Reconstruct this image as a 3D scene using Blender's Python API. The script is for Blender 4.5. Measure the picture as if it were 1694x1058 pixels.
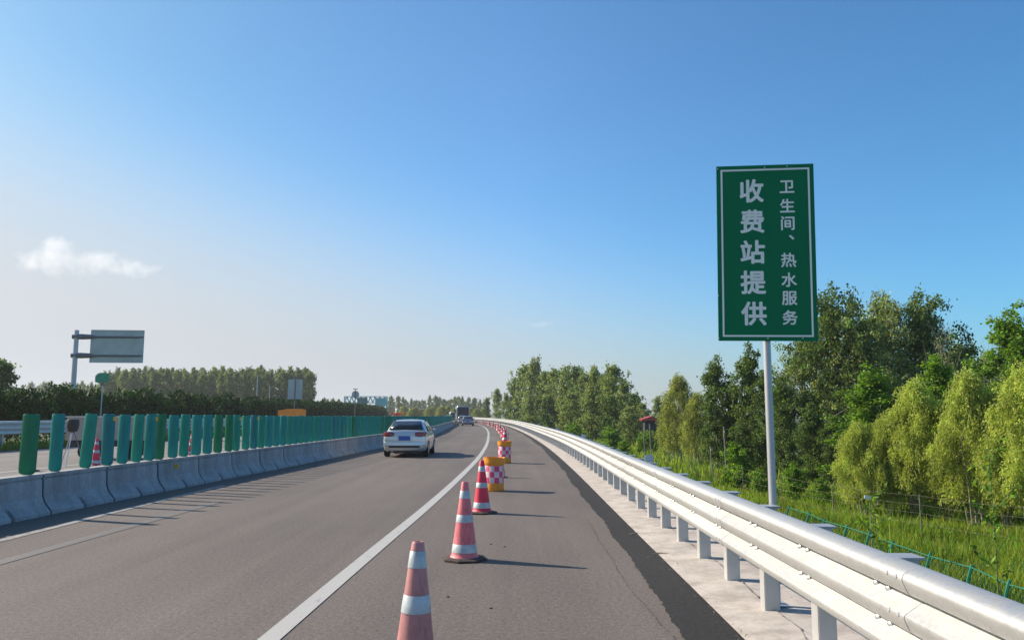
import bpy, math, random
import numpy as np
from mathutils import Vector, Matrix

R = math.radians
for o in list(bpy.data.objects):
    bpy.data.objects.remove(o)
scene = bpy.context.scene
COL = scene.collection

# ------------------------------------------------------------------ camera, sky, sun, exposure
FPX, W0, H0, EYE, HORIZON = 1300.0, 1694, 1058, 1.68, 685.0
PITCH = math.atan((HORIZON - H0 / 2) / FPX)
cam = bpy.data.objects.new('camera', bpy.data.cameras.new('camera'))
COL.objects.link(cam)
cam.location = (0, 0, EYE)
cam.rotation_euler = (R(90) + PITCH, 0, 0)
cam.data.sensor_width = 36
cam.data.lens = 36 * FPX / W0
cam.data.clip_start = 0.05
cam.data.clip_end = 20000
scene.camera = cam

SUN_EL, SUN_AZ = R(31.5), R(69.0)            # azimuth: degrees left of straight ahead
SKY_LEFT = (0.74, 1.04, 1.08, 1)
SKY_TINT = (0.80, 1.20, 1.41, 1)
SKY_RIGHT = (0.60, 1.12, 1.38, 1)
SKY_HAZE = (4.40, 4.62, 4.95, 1)
world = bpy.data.worlds.new('World')
scene.world = world
world.use_nodes = True
wn = world.node_tree
wn.nodes.clear()
sky = wn.nodes.new('ShaderNodeTexSky')
sky.sky_type = 'NISHITA'
sky.sun_disc = False
sky.sun_elevation = SUN_EL
sky.sun_rotation = -SUN_AZ
sky.altitude = 0
sky.air_density = 1.0
sky.dust_density = 1.0
sky.ozone_density = 3.0
bg = wn.nodes.new('ShaderNodeBackground')
bg.inputs['Strength'].default_value = 0.075
wo = wn.nodes.new('ShaderNodeOutputWorld')
# the clear-air sky, with the pale summer haze that lies along its horizon
wtc = wn.nodes.new('ShaderNodeTexCoord')
wsep = wn.nodes.new('ShaderNodeSeparateXYZ'); wn.links.new(wtc.outputs['Generated'], wsep.inputs[0])
whz = wn.nodes.new('ShaderNodeMapRange'); whz.interpolation_type = 'SMOOTHERSTEP'
whz.inputs['From Min'].default_value = -0.06; whz.inputs["From Max"].default_value = 0.31
whz.inputs['To Min'].default_value = 1.0; whz.inputs['To Max'].default_value = 0.0
wlean = wn.nodes.new('ShaderNodeMath'); wlean.operation = 'MULTIPLY_ADD'; wlean.inputs[1].default_value = 0.27
wn.links.new(wsep.outputs['X'], wlean.inputs[0]); wn.links.new(wsep.outputs['Z'], wlean.inputs[2])
wn.links.new(wlean.outputs[0], whz.inputs['Value'])
wt = wn.nodes.new('ShaderNodeMix'); wt.data_type = 'RGBA'; wt.blend_type = 'MULTIPLY'; wt.inputs['Factor'].default_value = 1
wn.links.new(sky.outputs[0], wt.inputs[6]); 
wmap = wn.nodes.new('ShaderNodeMapRange'); wmap.inputs['From Min'].default_value = -0.65; wmap.inputs['From Max'].default_value = 0.65
wn.links.new(wsep.outputs['X'], wmap.inputs['Value'])
wr = wn.nodes.new('ShaderNodeValToRGB'); wr.color_ramp.elements.new(0.5)
for e_, p_, c_ in zip(wr.color_ramp.elements, (0.1, 0.5, 0.9), (SKY_LEFT, SKY_TINT, SKY_RIGHT)):
    e_.position = p_; e_.color = c_
wn.links.new(wmap.outputs[0], wr.inputs['Fac']); wn.links.new(wr.outputs['Color'], wt.inputs[7])
wm = wn.nodes.new('ShaderNodeMix'); wm.data_type = 'RGBA'
wn.links.new(whz.outputs[0], wm.inputs['Factor']); wn.links.new(wt.outputs[2], wm.inputs[6]); 
wx = wn.nodes.new('ShaderNodeMath'); wx.operation = 'MULTIPLY_ADD'; wx.inputs[1].default_value = -0.34; wx.inputs[2].default_value = 1.0
wn.links.new(wsep.outputs['X'], wx.inputs[0])
wh = wn.nodes.new('ShaderNodeMix'); wh.data_type = 'RGBA'; wh.blend_type = 'MULTIPLY'; wh.inputs['Factor'].default_value = 1
wh.inputs[6].default_value = SKY_HAZE; wn.links.new(wx.outputs[0], wh.inputs[7]); wn.links.new(wh.outputs[2], wm.inputs[7])
wn.links.new(wm.outputs[2], bg.inputs[0])
wn.links.new(bg.outputs[0], wo.inputs[0])

sun = bpy.data.objects.new('sun', bpy.data.lights.new('sun', 'SUN'))
COL.objects.link(sun)
sun.data.energy = 4.3
sun.data.angle = R(0.5)
sun.data.color = (1.0, 0.87, 0.70)
SUN_DIR = Vector((-math.sin(SUN_AZ) * math.cos(SUN_EL), math.cos(SUN_AZ) * math.cos(SUN_EL), math.sin(SUN_EL)))
sun.rotation_euler = SUN_DIR.to_track_quat('Z', 'Y').to_euler()

scene.view_settings.view_transform = 'Standard'
scene.view_settings.look = 'None'
scene.view_settings.gamma = 1
scene.view_settings.exposure = 0.80
scene.cycles.max_bounces = 6
scene.cycles.transparent_max_bounces = 8
scene.cycles.volume_bounces = 1
scene.cycles.use_denoising = True

# ------------------------------------------------------------------ helpers
CP, SP = math.cos(PITCH), math.sin(PITCH)
def at(px, py, Y):
    """world point seen at a photo pixel, at distance Y ahead"""
    dx = (px - W0 / 2) / FPX; du = (H0 / 2 - py) / FPX
    t = Y / (CP - du * SP)
    return Vector((dx * t, Y, EYE + (SP + du * CP) * t))

class Spline:
    def __init__(s, pts):
        s.y = np.array([p[1] for p in pts], float); s.x = np.array([p[0] for p in pts], float)
        n = len(pts); m = np.zeros(n)
        d = np.diff(s.x) / np.diff(s.y)
        m[0], m[-1] = d[0], d[-1]
        for i in range(1, n - 1):
            h0, h1 = s.y[i] - s.y[i-1], s.y[i+1] - s.y[i]
            m[i] = (d[i-1] * h1 + d[i] * h0) / (h0 + h1)
        s.m = m
    def __call__(s, y):
        y = float(y)
        if y <= s.y[0]: return float(s.x[0] + s.m[0] * (y - s.y[0]))
        if y >= s.y[-1]: return float(s.x[-1] + s.m[-1] * (y - s.y[-1]))
        i = int(np.searchsorted(s.y, y)) - 1
        h = s.y[i+1] - s.y[i]; t = (y - s.y[i]) / h
        return float((2*t**3-3*t**2+1)*s.x[i] + (t**3-2*t**2+t)*h*s.m[i] + (-2*t**3+3*t**2)*s.x[i+1] + (t**3-t**2)*h*s.m[i+1])
    def slope(s, y): return (s(y + .2) - s(y - .2)) / .4

LINE = Spline([(-2.0, 0), (-1.83, 6), (-1.71, 10), (-1.57, 14.2), (-1.38, 23.5), (-1.31, 30), (-1.33, 37), (-1.78, 60), (-2.77, 88), (-4.9, 123), (-9.4, 170), (-16.5, 225), (-31, 310)])
FOOT = Spline([(-8.05, 2), (-7.88, 10), (-7.74, 15), (-7.5, 20), (-7.15, 26), (-6.9, 32), (-6.55, 40), (-6.35, 52), (-6.45, 64), (-6.75, 74), (-7.4, 88), (-9.1, 124), (-13.4, 170), (-20.5, 225), (-35, 310)])
CONC = Spline([(1.68, 0), (1.74, 6), (1.77, 11.5), (1.86, 24), (1.85, 36), (1.5, 58), (.75, 82), (-.9, 118), (-5.2, 170), (-12.3, 225), (-27, 310)])
RAIL = Spline([(2.03, 0), (2.09, 6), (2.13, 10), (2.19, 15), (2.29, 23), (2.3, 34), (1.9, 55), (1.2, 80), (-.4, 118), (-4.6, 170), (-11.6, 225), (-26, 310)])
HEDGE = Spline([(-27.5, 0), (-27, 35), (-26, 50), (-25.6, 75), (-26, 100), (-27, 130), (-31, 180), (-38.5, 240), (-50, 320)])

def gz(x, y):
    off = x - RAIL(min(y, 400))
    if off < .75: return -.02
    if off < 5.2:
        t = (off - .75) / 4.45
        return -.02 - 1.98 * (t * t * (3 - 2 * t) * .5 + t * .5)
    return -2.0

# ------------------------------------------------------------------ materials
def nmat(name):
    m = bpy.data.materials.new(name); m.use_nodes = True
    nt = m.node_tree
    return m, nt, nt.nodes['Principled BSDF'], nt.nodes, nt.links

def coords(nt, kind='Object'):
    return nt.nodes.new('ShaderNodeTexCoord').outputs[kind]

def noise(nt, vec, scale, detail=4, rough=.55, stretch=None):
    if stretch is not None:
        mp = nt.nodes.new('ShaderNodeMapping'); mp.inputs['Scale'].default_value = stretch
        nt.links.new(vec, mp.inputs['Vector']); vec = mp.outputs[0]
    n = nt.nodes.new('ShaderNodeTexNoise')
    n.inputs['Scale'].default_value = scale; n.inputs['Detail'].default_value = detail; n.inputs['Roughness'].default_value = rough
    nt.links.new(vec, n.inputs['Vector'])
    return n.outputs['Fac']

def ramp(nt, fac, stops):
    r = nt.nodes.new('ShaderNodeValToRGB')
    el = r.color_ramp.elements
    while len(el) < len(stops): el.new(.5)
    for e, (p, c) in zip(el, stops):
        e.position = p; e.color = (*c, 1) if len(c) == 3 else c
    nt.links.new(fac, r.inputs['Fac'])
    return r.outputs['Color']

def mixc(nt, fac, a, b, mode='MIX'):
    n = nt.nodes.new('ShaderNodeMix'); n.data_type = 'RGBA'; n.blend_type = mode
    for sock, v in ((n.inputs['Factor'], fac), (n.inputs[6], a), (n.inputs[7], b)):
        if isinstance(v, bpy.types.NodeSocket): nt.links.new(v, sock)
        elif isinstance(v, (int, float)): sock.default_value = v
        else: sock.default_value = (*v, 1)
    return n.outputs[2]

def bump(nt, bsdf, h, strength=.3, dist=.01):
    b = nt.nodes.new('ShaderNodeBump'); b.inputs['Strength'].default_value = strength; b.inputs['Distance'].default_value = dist
    nt.links.new(h, b.inputs['Height']); nt.links.new(b.outputs[0], bsdf.inputs['Normal'])

def M(name, col, rough=.6, metal=0.0, var=.15, scale=6, bumps=0.0, spec=.5, coat=0.0):
    m, nt, p, N, L = nmat(name)
    c = coords(nt)
    f = noise(nt, c, scale, 5, .6)
    lo = tuple(max(0, x * (1 - var)) for x in col); hi = tuple(min(1, x * (1 + var)) for x in col)
    L.new(ramp(nt, f, [(.3, lo), (.7, hi)]), p.inputs['Base Color'])
    p.inputs['Roughness'].default_value = rough; p.inputs['Metallic'].default_value = metal
    p.inputs['Specular IOR Level'].default_value = spec; p.inputs['Coat Weight'].default_value = coat
    if bumps: bump(nt, p, noise(nt, c, scale * 6, 3), bumps, .01)
    return m

def asphalt(name, base, warm=(1.08, .93, .84), grain=.38, patch=.20):
    m, nt, p, N, L = nmat(name)
    c = coords(nt)
    fine = noise(nt, c, 60, 3, .85)
    mid = noise(nt, c, 24, 4, .75)
    big = noise(nt, c, .35, 4, .6, (1, .35, 1))
    streak = noise(nt, c, 1.6, 3, .6, (1.0, .02, 1))
    b = tuple(base * w for w in warm)
    sc = lambda k: tuple(x * k for x in b)
    col = ramp(nt, fine, [(.28, sc(1 - grain * 1.5)), (.5, b), (.75, sc(1 + grain * 1.6))])
    col = mixc(nt, 1.0, col, ramp(nt, mid, [(.32, (1 - grain * 1.0,) * 3), (.68, (1 + grain * .7,) * 3)]), 'MULTIPLY')
    col = mixc(nt, 1.0, col, ramp(nt, big, [(.3, (1 - patch, 1 - patch, 1 - patch * .9)), (.7, (1 + patch * .7, 1 + patch * .65, 1 + patch * .6))]), 'MULTIPLY')
    col = mixc(nt, 1.0, col, ramp(nt, streak, [(.3, (.86, .86, .87)), (.7, (1.08, 1.07, 1.06))]), 'MULTIPLY')
    L.new(col, p.inputs['Base Color'])
    p.inputs['Roughness'].default_value = .85
    p.inputs['Specular IOR Level'].default_value = .3
    bump(nt, p, fine, .55, .006)
    return m

def paint(name, col, under, wear=.5, rough=.6):
    m, nt, p, N, L = nmat(name)
    c = coords(nt)
    f = noise(nt, c, 9, 8, .75, (1, .4, 1))
    k = ramp(nt, f, [(wear - .06, (0, 0, 0)), (wear + .06, (1, 1, 1))])
    g = ramp(nt, noise(nt, c, 120, 2, .8), [(.3, tuple(x * .85 for x in col)), (.7, tuple(min(1, x * 1.1) for x in col))])
    L.new(mixc(nt, k, under, g), p.inputs['Base Color'])
    p.inputs['Roughness'].default_value = rough
    return m

def leafmat(name, col, trans=.35, spec=.2):
    m, nt, p, N, L = nmat(name)
    a = N.new('ShaderNodeAttribute'); a.attribute_name = 'tint'
    c = mixc(nt, 1.0, col, a.outputs['Color'], 'MULTIPLY')
    L.new(c, p.inputs['Base Color'])
    p.inputs['Roughness'].default_value = .55
    p.inputs['Specular IOR Level'].default_value = spec
    t = N.new('ShaderNodeBsdfTranslucent')
    L.new(mixc(nt, 1.0, c, (1.25, 1.3, .6), 'MULTIPLY'), t.inputs['Color'])
    mx = N.new('ShaderNodeMixShader'); mx.inputs[0].default_value = trans
    L.new(p.outputs[0], mx.inputs[1]); L.new(t.outputs[0], mx.inputs[2])
    L.new(mx.outputs[0], N['Material Output'].inputs['Surface'])
    return m

ASPH = asphalt('worn_asphalt', .142)
ASPH2 = asphalt('opposite_asphalt', .20, (1.06, 1.0, .94))
DARK = asphalt('dark_asphalt', .030, (1.05, 1, 1), .4, .35)
PAINT = paint('road_paint', (.44, .425, .40), (.2, .195, .19), .36)
GHOST = paint('ghost_paint', (.157, .142, .129), (.152, .133, .12), .60)
def concrete(name, base, stain=.3, scale=1.0):
    m, nt, p, N, L = nmat(name)
    c = coords(nt)
    a = noise(nt, c, 1.3 * scale, 6, .7); b = noise(nt, c, 22 * scale, 4, .7); d = noise(nt, c, 2.2 * scale, 5, .65, (1.5, 1.5, .25))
    col = ramp(nt, a, [(.25, tuple(x * (1 - stain) for x in base)), (.6, base), (.85, tuple(min(1, x * 1.12) for x in base))])
    col = mixc(nt, 1.0, col, ramp(nt, b, [(.3, (.86, .86, .86)), (.65, (1.05, 1.05, 1.05))]), 'MULTIPLY')
    col = mixc(nt, 1.0, col, ramp(nt, d, [(.38, (.75, .74, .72)), (.55, (1, 1, 1))]), 'MULTIPLY')
    L.new(col, p.inputs['Base Color'])
    p.inputs['Roughness'].default_value = .85
    bump(nt, p, b, .35, .006)
    return m
CONCRETE = concrete('barrier_concrete', (.40, .405, .42), .34)
CONCSTRIP = concrete('strip_concrete', (.53, .475, .43), .20)
GALV = M('galvanised_steel', (.60, .60, .585), .50, .65, .09, 2.2, 0)
GALVP = M('post_steel', (.46, .47, .47), .45, .35, .10, 4, 0)
def railmat():
    m, nt, p, N, L = nmat('weathered_rail')
    c = coords(nt)
    a = noise(nt, c, 1.1, 5, .65, (1, .5, 1)); st = noise(nt, c, 9, 4, .7, (1, 1.2, .12)); sp = noise(nt, c, 55, 2, .6)
    col = ramp(nt, a, [(.3, (.47, .475, .47)), (.65, (.55, .555, .55))])
    col = mixc(nt, 1, col, ramp(nt, st, [(.36, (.88, .87, .85)), (.52, (1, 1, 1))]), 'MULTIPLY')
    col = mixc(nt, 1, col, ramp(nt, sp, [(.35, (.92, .92, .92)), (.65, (1.04, 1.04, 1.04))]), 'MULTIPLY')
    L.new(col, p.inputs['Base Color']); p.inputs['Metallic'].default_value = .6
    L.new(ramp(nt, st, [(.35, (.66, .66, .66)), (.6, (.5, .5, .5))]), p.inputs['Roughness'])
    bump(nt, p, noise(nt, c, 2.4, 3, .5, (1, .6, 1)), .10, .02)
    return m
RAILM = railmat()
POLE = M('pole_steel', (.42, .44, .47), .45, .5, .08, 4)
CAPM = M('cap_steel', (.36, .39, .43), .5, .4, .1, 4)
BOLT = M('bolt_steel', (.55, .56, .57), .35, .7, .1, 10)
SIGNG = M('sign_green', (.003, .165, .072), .6, 0, .05, 2, 0, .15)
SIGNW = M('sign_white', (.78, .82, .80), .5, 0, .04, 2)
SOIL = M('soil', (.16, .11, .07), .95, 0, .4, 3)
BARK = M('pale_bark', (.26, .23, .19), .9, 0, .4, 7, .5)
BARKD = M('dark_bark', (.10, .085, .07), .9, 0, .4, 7, .5)
RUBBER = M('black_rubber', (.018, .018, .018), .8, 0, .3, 8)
BLACK = M('black_plastic', (.02, .02, .022), .5, 0, .2, 8)
GLASSD = M('tinted_glass', (.012, .014, .018), .08, 0, .05, 2, 0, .6)
YREF = M('yellow_reflector', (.75, .45, .03), .4, 0, .1, 8)

# ------------------------------------------------------------------ mesh building
class MB:
    def __init__(s): s.v = []; s.f = []
    def add(s, vs, fs):
        k = len(s.v); s.v += [tuple(v) for v in vs]; s.f += [tuple(i + k for i in f) for f in fs]; return s
    def box(s, c, d, mat=None):
        x, y, z = (q / 2 for q in d)
        vs = [Vector((sx * x, sy * y, sz * z)) for sz in (-1, 1) for sy in (-1, 1) for sx in (-1, 1)]
        if mat is not None: vs = [mat @ v for v in vs]
        vs = [v + Vector(c) for v in vs]
        return s.add(vs, [(0,2,3,1),(4,5,7,6),(0,1,5,4),(2,6,7,3),(0,4,6,2),(1,3,7,5)])
    def tube(s, pts, rads, n=8, cap=True):
        pts = [Vector(p) for p in pts]
        if isinstance(rads, (int, float)): rads = [rads] * len(pts)
        rings = []
        for i, p in enumerate(pts):
            t = (pts[min(i + 1, len(pts) - 1)] - pts[max(i - 1, 0)]).normalized()
            a = t.cross(Vector((0, 0, 1)) if abs(t.z) < .9 else Vector((1, 0, 0))).normalized(); b = t.cross(a)
            rings.append([p + (a * math.cos(2*math.pi*k/n) + b * math.sin(2*math.pi*k/n)) * rads[i] for k in range(n)])
        return s.loft(rings, True, cap)
    def loft(s, rings, closed=True, cap=True):
        n = len(rings[0]); vs = [v for r in rings for v in r]; fs = []
        for i in range(len(rings) - 1):
            for k in range(n if closed else n - 1):
                a, b = i * n + k, i * n + (k + 1) % n
                fs.append((a, b, b + n, a + n))
        if cap and closed:
            fs.append(tuple(range(n - 1, -1, -1))); fs.append(tuple(range((len(rings) - 1) * n, len(rings) * n)))
        return s.add(vs, fs)
    def lathe(s, prof, n=24, c=(0, 0, 0), cap=True):
        return s.loft([[(c[0] + r * math.cos(2*math.pi*k/n), c[1] + r * math.sin(2*math.pi*k/n), c[2] + z) for k in range(n)] for r, z in prof], True, cap)
    def prism(s, poly, y0, y1):
        """poly in x,z extruded along y"""
        return s.loft([[(x, y0, z) for x, z in poly], [(x, y1, z) for x, z in poly]])
    def build(s, name, mat, parent=None, smooth=False, bev=0, sub=0):
        me = bpy.data.meshes.new(name); me.from_pydata(s.v, [], s.f); me.update()
        import bmesh
        bm = bmesh.new(); bm.from_mesh(me); bmesh.ops.recalc_face_normals(bm, faces=bm.faces)
        if bev:
            bmesh.ops.bevel(bm, geom=[e for e in bm.edges if len(e.link_faces) == 2 and e.calc_face_angle(0) > .5], offset=bev, segments=2, affect='EDGES', clamp_overlap=True)
        bm.to_mesh(me); bm.free()
        if mat: me.materials.append(mat)
        if smooth: me.polygons.foreach_set('use_smooth', [True] * len(me.polygons)); me.set_sharp_from_angle(angle=R(38))
        o = bpy.data.objects.new(name, me); COL.objects.link(o)
        if parent: o.parent = parent
        if sub:
            md = o.modifiers.new('sub', 'SUBSURF'); md.levels = sub; md.render_levels = sub
        return o

def np_mesh(name, V, F, mat, parent=None, tint=None, smooth=False):
    me = bpy.data.meshes.new(name)
    V = np.asarray(V, np.float32); F = np.asarray(F, np.int32)
    k = F.shape[1]
    me.vertices.add(len(V)); me.vertices.foreach_set('co', V.ravel())
    me.loops.add(F.size); me.loops.foreach_set('vertex_index', F.ravel())
    me.polygons.add(len(F)); me.polygons.foreach_set('loop_start', np.arange(0, F.size, k, dtype=np.int32))
    me.polygons.foreach_set('loop_total', np.full(len(F), k, np.int32))
    if smooth: me.polygons.foreach_set('use_smooth', np.ones(len(F), bool))
    if tint is not None:
        a = me.color_attributes.new('tint', 'FLOAT_COLOR', 'POINT')
        a.data.foreach_set('color', np.concatenate([tint, np.ones((len(tint), 1))], 1).astype(np.float32).ravel())
    me.update(calc_edges=True); me.validate()
    me.materials.append(mat)
    o = bpy.data.objects.new(name, me); COL.objects.link(o)
    if parent: o.parent = parent
    return o

def tag(o, label=None, cat=None, group=None, kind=None):
    if label: o['label'] = label
    if cat: o['category'] = cat
    if group: o['group'] = group
    if kind: o['kind'] = kind
    return o

def thing(name, label, cat, loc=(0, 0, 0), rz=0, group=None):
    o = bpy.data.objects.new(name, None); COL.objects.link(o)
    o.empty_display_size = .2
    o.location = loc; o.rotation_euler = (0, 0, rz)
    return tag(o, label, cat, group)

def copy_tree(o, parent=None):
    c = o.copy(); COL.objects.link(c)
    if parent: c.parent = parent
    for ch in [q for q in KIDS.get(o.as_pointer(), [])]: copy_tree(ch, c)
    return c
KIDS = {}
def freeze(o):
    """remember a prototype's children so that copies are quick"""
    KIDS[o.as_pointer()] = list(o.children)
    for c in o.children: freeze(c)

def ordinal(n):
    return f"{n}{'th' if 10 <= n % 100 <= 20 else {1:'st',2:'nd',3:'rd'}.get(n % 10,'th')}"

def ys(a, b, near=.8, far=4.0):
    out = [a]
    while out[-1] < b: out.append(min(b, out[-1] + min(far, max(near, out[-1] * .05))))
    return out

def ribbon(name, fl, fr, y0, y1, z, mat, nx=1, zr=None):
    Y = ys(y0, y1); V = []; F = []
    for y in Y:
        a, b = fl(y), fr(y)
        for k in range(nx + 1):
            t = k / nx
            V.append((a + (b - a) * t, y, z if zr is None else z + (zr - z) * t))
    n = nx + 1
    for i in range(len(Y) - 1):
        for k in range(nx): F.append((i*n+k, i*n+k+1, i*n+n+k+1, i*n+n+k))
    o = np_mesh(name, V, F, mat)
    o['kind'] = 'structure'
    return o

# ------------------------------------------------------------------ setting
def groundmat():
    m, nt, p, N, L = nmat('grassy_ground')
    c = coords(nt)
    a = noise(nt, c, .25, 5, .6); b = noise(nt, c, 5, 5, .7)
    col = ramp(nt, a, [(.3, (.05, .085, .014)), (.6, (.075, .115, .02)), (.85, (.12, .105, .045))])
    col = mixc(nt, 1.0, col, ramp(nt, b, [(.3, (.6, .6, .6)), (.7, (1.2, 1.2, 1.1))]), 'MULTIPLY')
    L.new(col, p.inputs['Base Color']); p.inputs['Roughness'].default_value = .95
    bump(nt, p, b, .8, .1)
    return m
def make_ground():
    offs = [-1800, -600, -200, -80, -40, -10, .0, .75, 1.3, 1.9, 2.6, 3.3, 4.0, 4.6, 5.2, 8, 14, 25, 60, 200, 600, 1800]
    Y = [-400, -100, -30] + ys(-5, 330, 2, 12) + [450, 700, 1200, 2500]
    V = []; F = []
    for y in Y:
        rx = RAIL(min(y, 400))
        for o in offs: V.append((rx + o, y, gz(rx + o + 1e-4, y)))
    n = len(offs)
    for i in range(len(Y) - 1):
        for k in range(n - 1): F.append((i*n+k, i*n+k+1, i*n+n+k+1, i*n+n+k))
    o = np_mesh('ground', V, F, groundmat()); o['kind'] = 'structure'
make_ground()
YEND = 320
ribbon('road', lambda y: FOOT(y) - .45, lambda y: CONC(y) + .02, -8, YEND, 0, ASPH, 6)
ribbon('opposite_road', lambda y: HEDGE(y) + 3.6, lambda y: FOOT(y) - .45, -8, YEND, .0, ASPH2, 6)
ribbon('lane_line', lambda y: LINE(y) - .085, lambda y: LINE(y) + .085, -6, YEND, .006, PAINT)
EDGE = paint('worn_edge_paint', (.36, .35, .335), (.17, .155, .142), .47)
ribbon('edge_line', lambda y: FOOT(y) + .64 + .30 * max(0, min(1, (19 - y) / 8)), lambda y: FOOT(y) + .78 + .30 * max(0, min(1, (19 - y) / 8)), -6, 19, .006, EDGE)
ribbon('worn_line', lambda y: FOOT(y) + 1.95, lambda y: FOOT(y) + 2.15, 8.5, 15.5, .005, GHOST)
ribbon('opposite_edge_line', lambda y: HEDGE(y) + 6.2, lambda y: HEDGE(y) + 6.36, -6, YEND, .006, PAINT)
ribbon('opposite_lane_line', lambda y: FOOT(y) - 7.6, lambda y: FOOT(y) - 7.45, -6, YEND, .006, PAINT)
rs = random.Random(4)
def wavy(y):
    return CONC(y) - .33 - .09 * max(0, min(1, (16 - y) / 9)) - .012 * math.sin(y * 1.3) - .012 * math.sin(y * 2.3 + 1) - .006 * math.sin(y * 5.7) - .03 * math.sin(y * .43)
def dark_strip():
    Y = []; y = -5
    while y < 230: Y.append(y); y += .06 if y < 16 else (.15 if y < 50 else 1.5)
    V = []; F = []
    for y in Y:
        V += [(wavy(y) + rs.uniform(-.014, .014), y, .004), (CONC(y) + .012, y, .004)]
    for i in range(len(Y) - 1): F.append((2*i, 2*i+1, 2*i+3, 2*i+2))
    np_mesh('dark_asphalt_strip', V, F, DARK)['kind'] = 'structure'
dark_strip()
CRK = asphalt('crack_grey', .06)
SEAMC = concrete('seam_dirt', (.24, .21, .18), .4)
def crack(name, f, y0, y1, w, seed):
    r = random.Random(seed); V = []; F = []; y = y0; dx = 0; i = 0
    while y < y1:
        dx = dx * .97 + r.uniform(-.012, .012); ww = w * r.uniform(.25, 1.2)
        V += [(f(y) + dx - ww/2, y, .005), (f(y) + dx + ww/2, y, .005)]
        if i: F.append((2*i-2, 2*i-1, 2*i+1, 2*i))
        y += .05; i += 1
    np_mesh(name, V, F, SEAMC if name == 'verge_joint' else CRK)['kind'] = 'structure'
crack('road_crack', lambda y: CONC(y) - .60 - .04 * math.sin(y * .9), 4.2, 13, .005, 3)
ribbon('concrete_verge', lambda y: CONC(y), lambda y: CONC(y) + .5, -8, YEND, .012, CONCSTRIP, 2, .03)
ribbon('concrete_apron', lambda y: CONC(y) + .505, lambda y: RAIL(y) + .80, -8, YEND, .024, CONCSTRIP, 2, .034)
crack('verge_joint', lambda y: CONC(y) + .503, 3.5, 30, .012, 8)
for n in ('road_crack', 'verge_joint'):
    o = bpy.data.objects[n]
    if n == 'verge_joint': o.location.z = .031

# ------------------------------------------------------------------ concrete barrier row
GAP_SHADE = M('gap_shade_dark', (.03, .03, .032), .95, 0, .3, 8)
def jersey(n, seed):
    """one 2 m segment along +y, standing face at +x (road side); origin on the ground in the middle"""
    r = random.Random(seed)
    L = 1.95
    prof = [(.0, .0), (.0, .055), (-.03, .085), (-.115, .19), (-.165, .30), (-.182, .585), (-.205, .597), (-.205, .607), (-.178, .62), (-.175, .68)]
    def ring(y, notch):
        fr = []
        for x, z in prof:
            if notch and z < .12: x -= .13; 
            fr.append((x, y, z))
        bk = [(-.60 - x, y, z) for x, z in reversed(prof)]
        return fr + bk
    m = MB()
    ends = .02
    stations = [(-L/2, 0), (-L/2 + ends, 0), (-.05, 0), (-.042, 1), (.042, 1), (.05, 0), (L/2 - ends, 0), (L/2, 0)]
    rings = []
    for i, (y, nt) in enumerate(stations):
        rg = ring(y, nt)
        if i in (0, len(stations) - 1):
            rg = [(x - .012 if k < len(prof) else x + .012, yy, min(z, .672)) for k, (x, yy, z) in enumerate(rg)]
        rings.append(rg)
    m.loft(rings)
    o = m.build('barrier_body', CONCRETE)
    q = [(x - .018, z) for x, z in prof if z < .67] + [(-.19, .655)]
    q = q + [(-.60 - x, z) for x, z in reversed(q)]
    j = MB(); j.prism(q, L/2 - .004, L/2 + .052); j.build('gap_shade_slab', GAP_SHADE, o)  # added dark slab in the gap, standing in for the shade between segments
    return o
def arc_positions(f, y0, y1, step):
    y = y0; out = []
    while y < y1:
        s = f.slope(y); out.append(y); y += step(y) / math.sqrt(1 + s * s)
    return out
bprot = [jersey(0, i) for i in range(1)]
for b in bprot:
    freeze(b); b.location = (0, -70, -8)
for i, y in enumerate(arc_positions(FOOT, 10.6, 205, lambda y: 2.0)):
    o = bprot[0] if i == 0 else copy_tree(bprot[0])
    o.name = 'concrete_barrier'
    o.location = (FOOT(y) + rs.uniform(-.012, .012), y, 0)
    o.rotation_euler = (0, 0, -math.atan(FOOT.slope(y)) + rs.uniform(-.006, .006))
    near = i < 24
    lab = f"grey concrete barrier block beneath the green panels, {ordinal(i + 1)} counting from the near left end" if near else \
        "small distant concrete barrier block in the row receding beside and past the silver car"
    if i == 4:
        lab = "grey concrete barrier block with a round yellow reflector on its road face"
        root = o
        rf = MB(); rf.tube([(-.165, -.25, .50), (-.12, -.25, .50)], .012, 6); rf.build('reflector_stem', BOLT, o)
        d = MB(); d.tube([(-.13, -.28, .50), (-.13, -.262, .50)], [.055, .055], 16); d.build('reflector', YREF, o)
    tag(o, lab, 'concrete barrier', 'concrete barrier blocks in a row along the carriageway')

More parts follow.
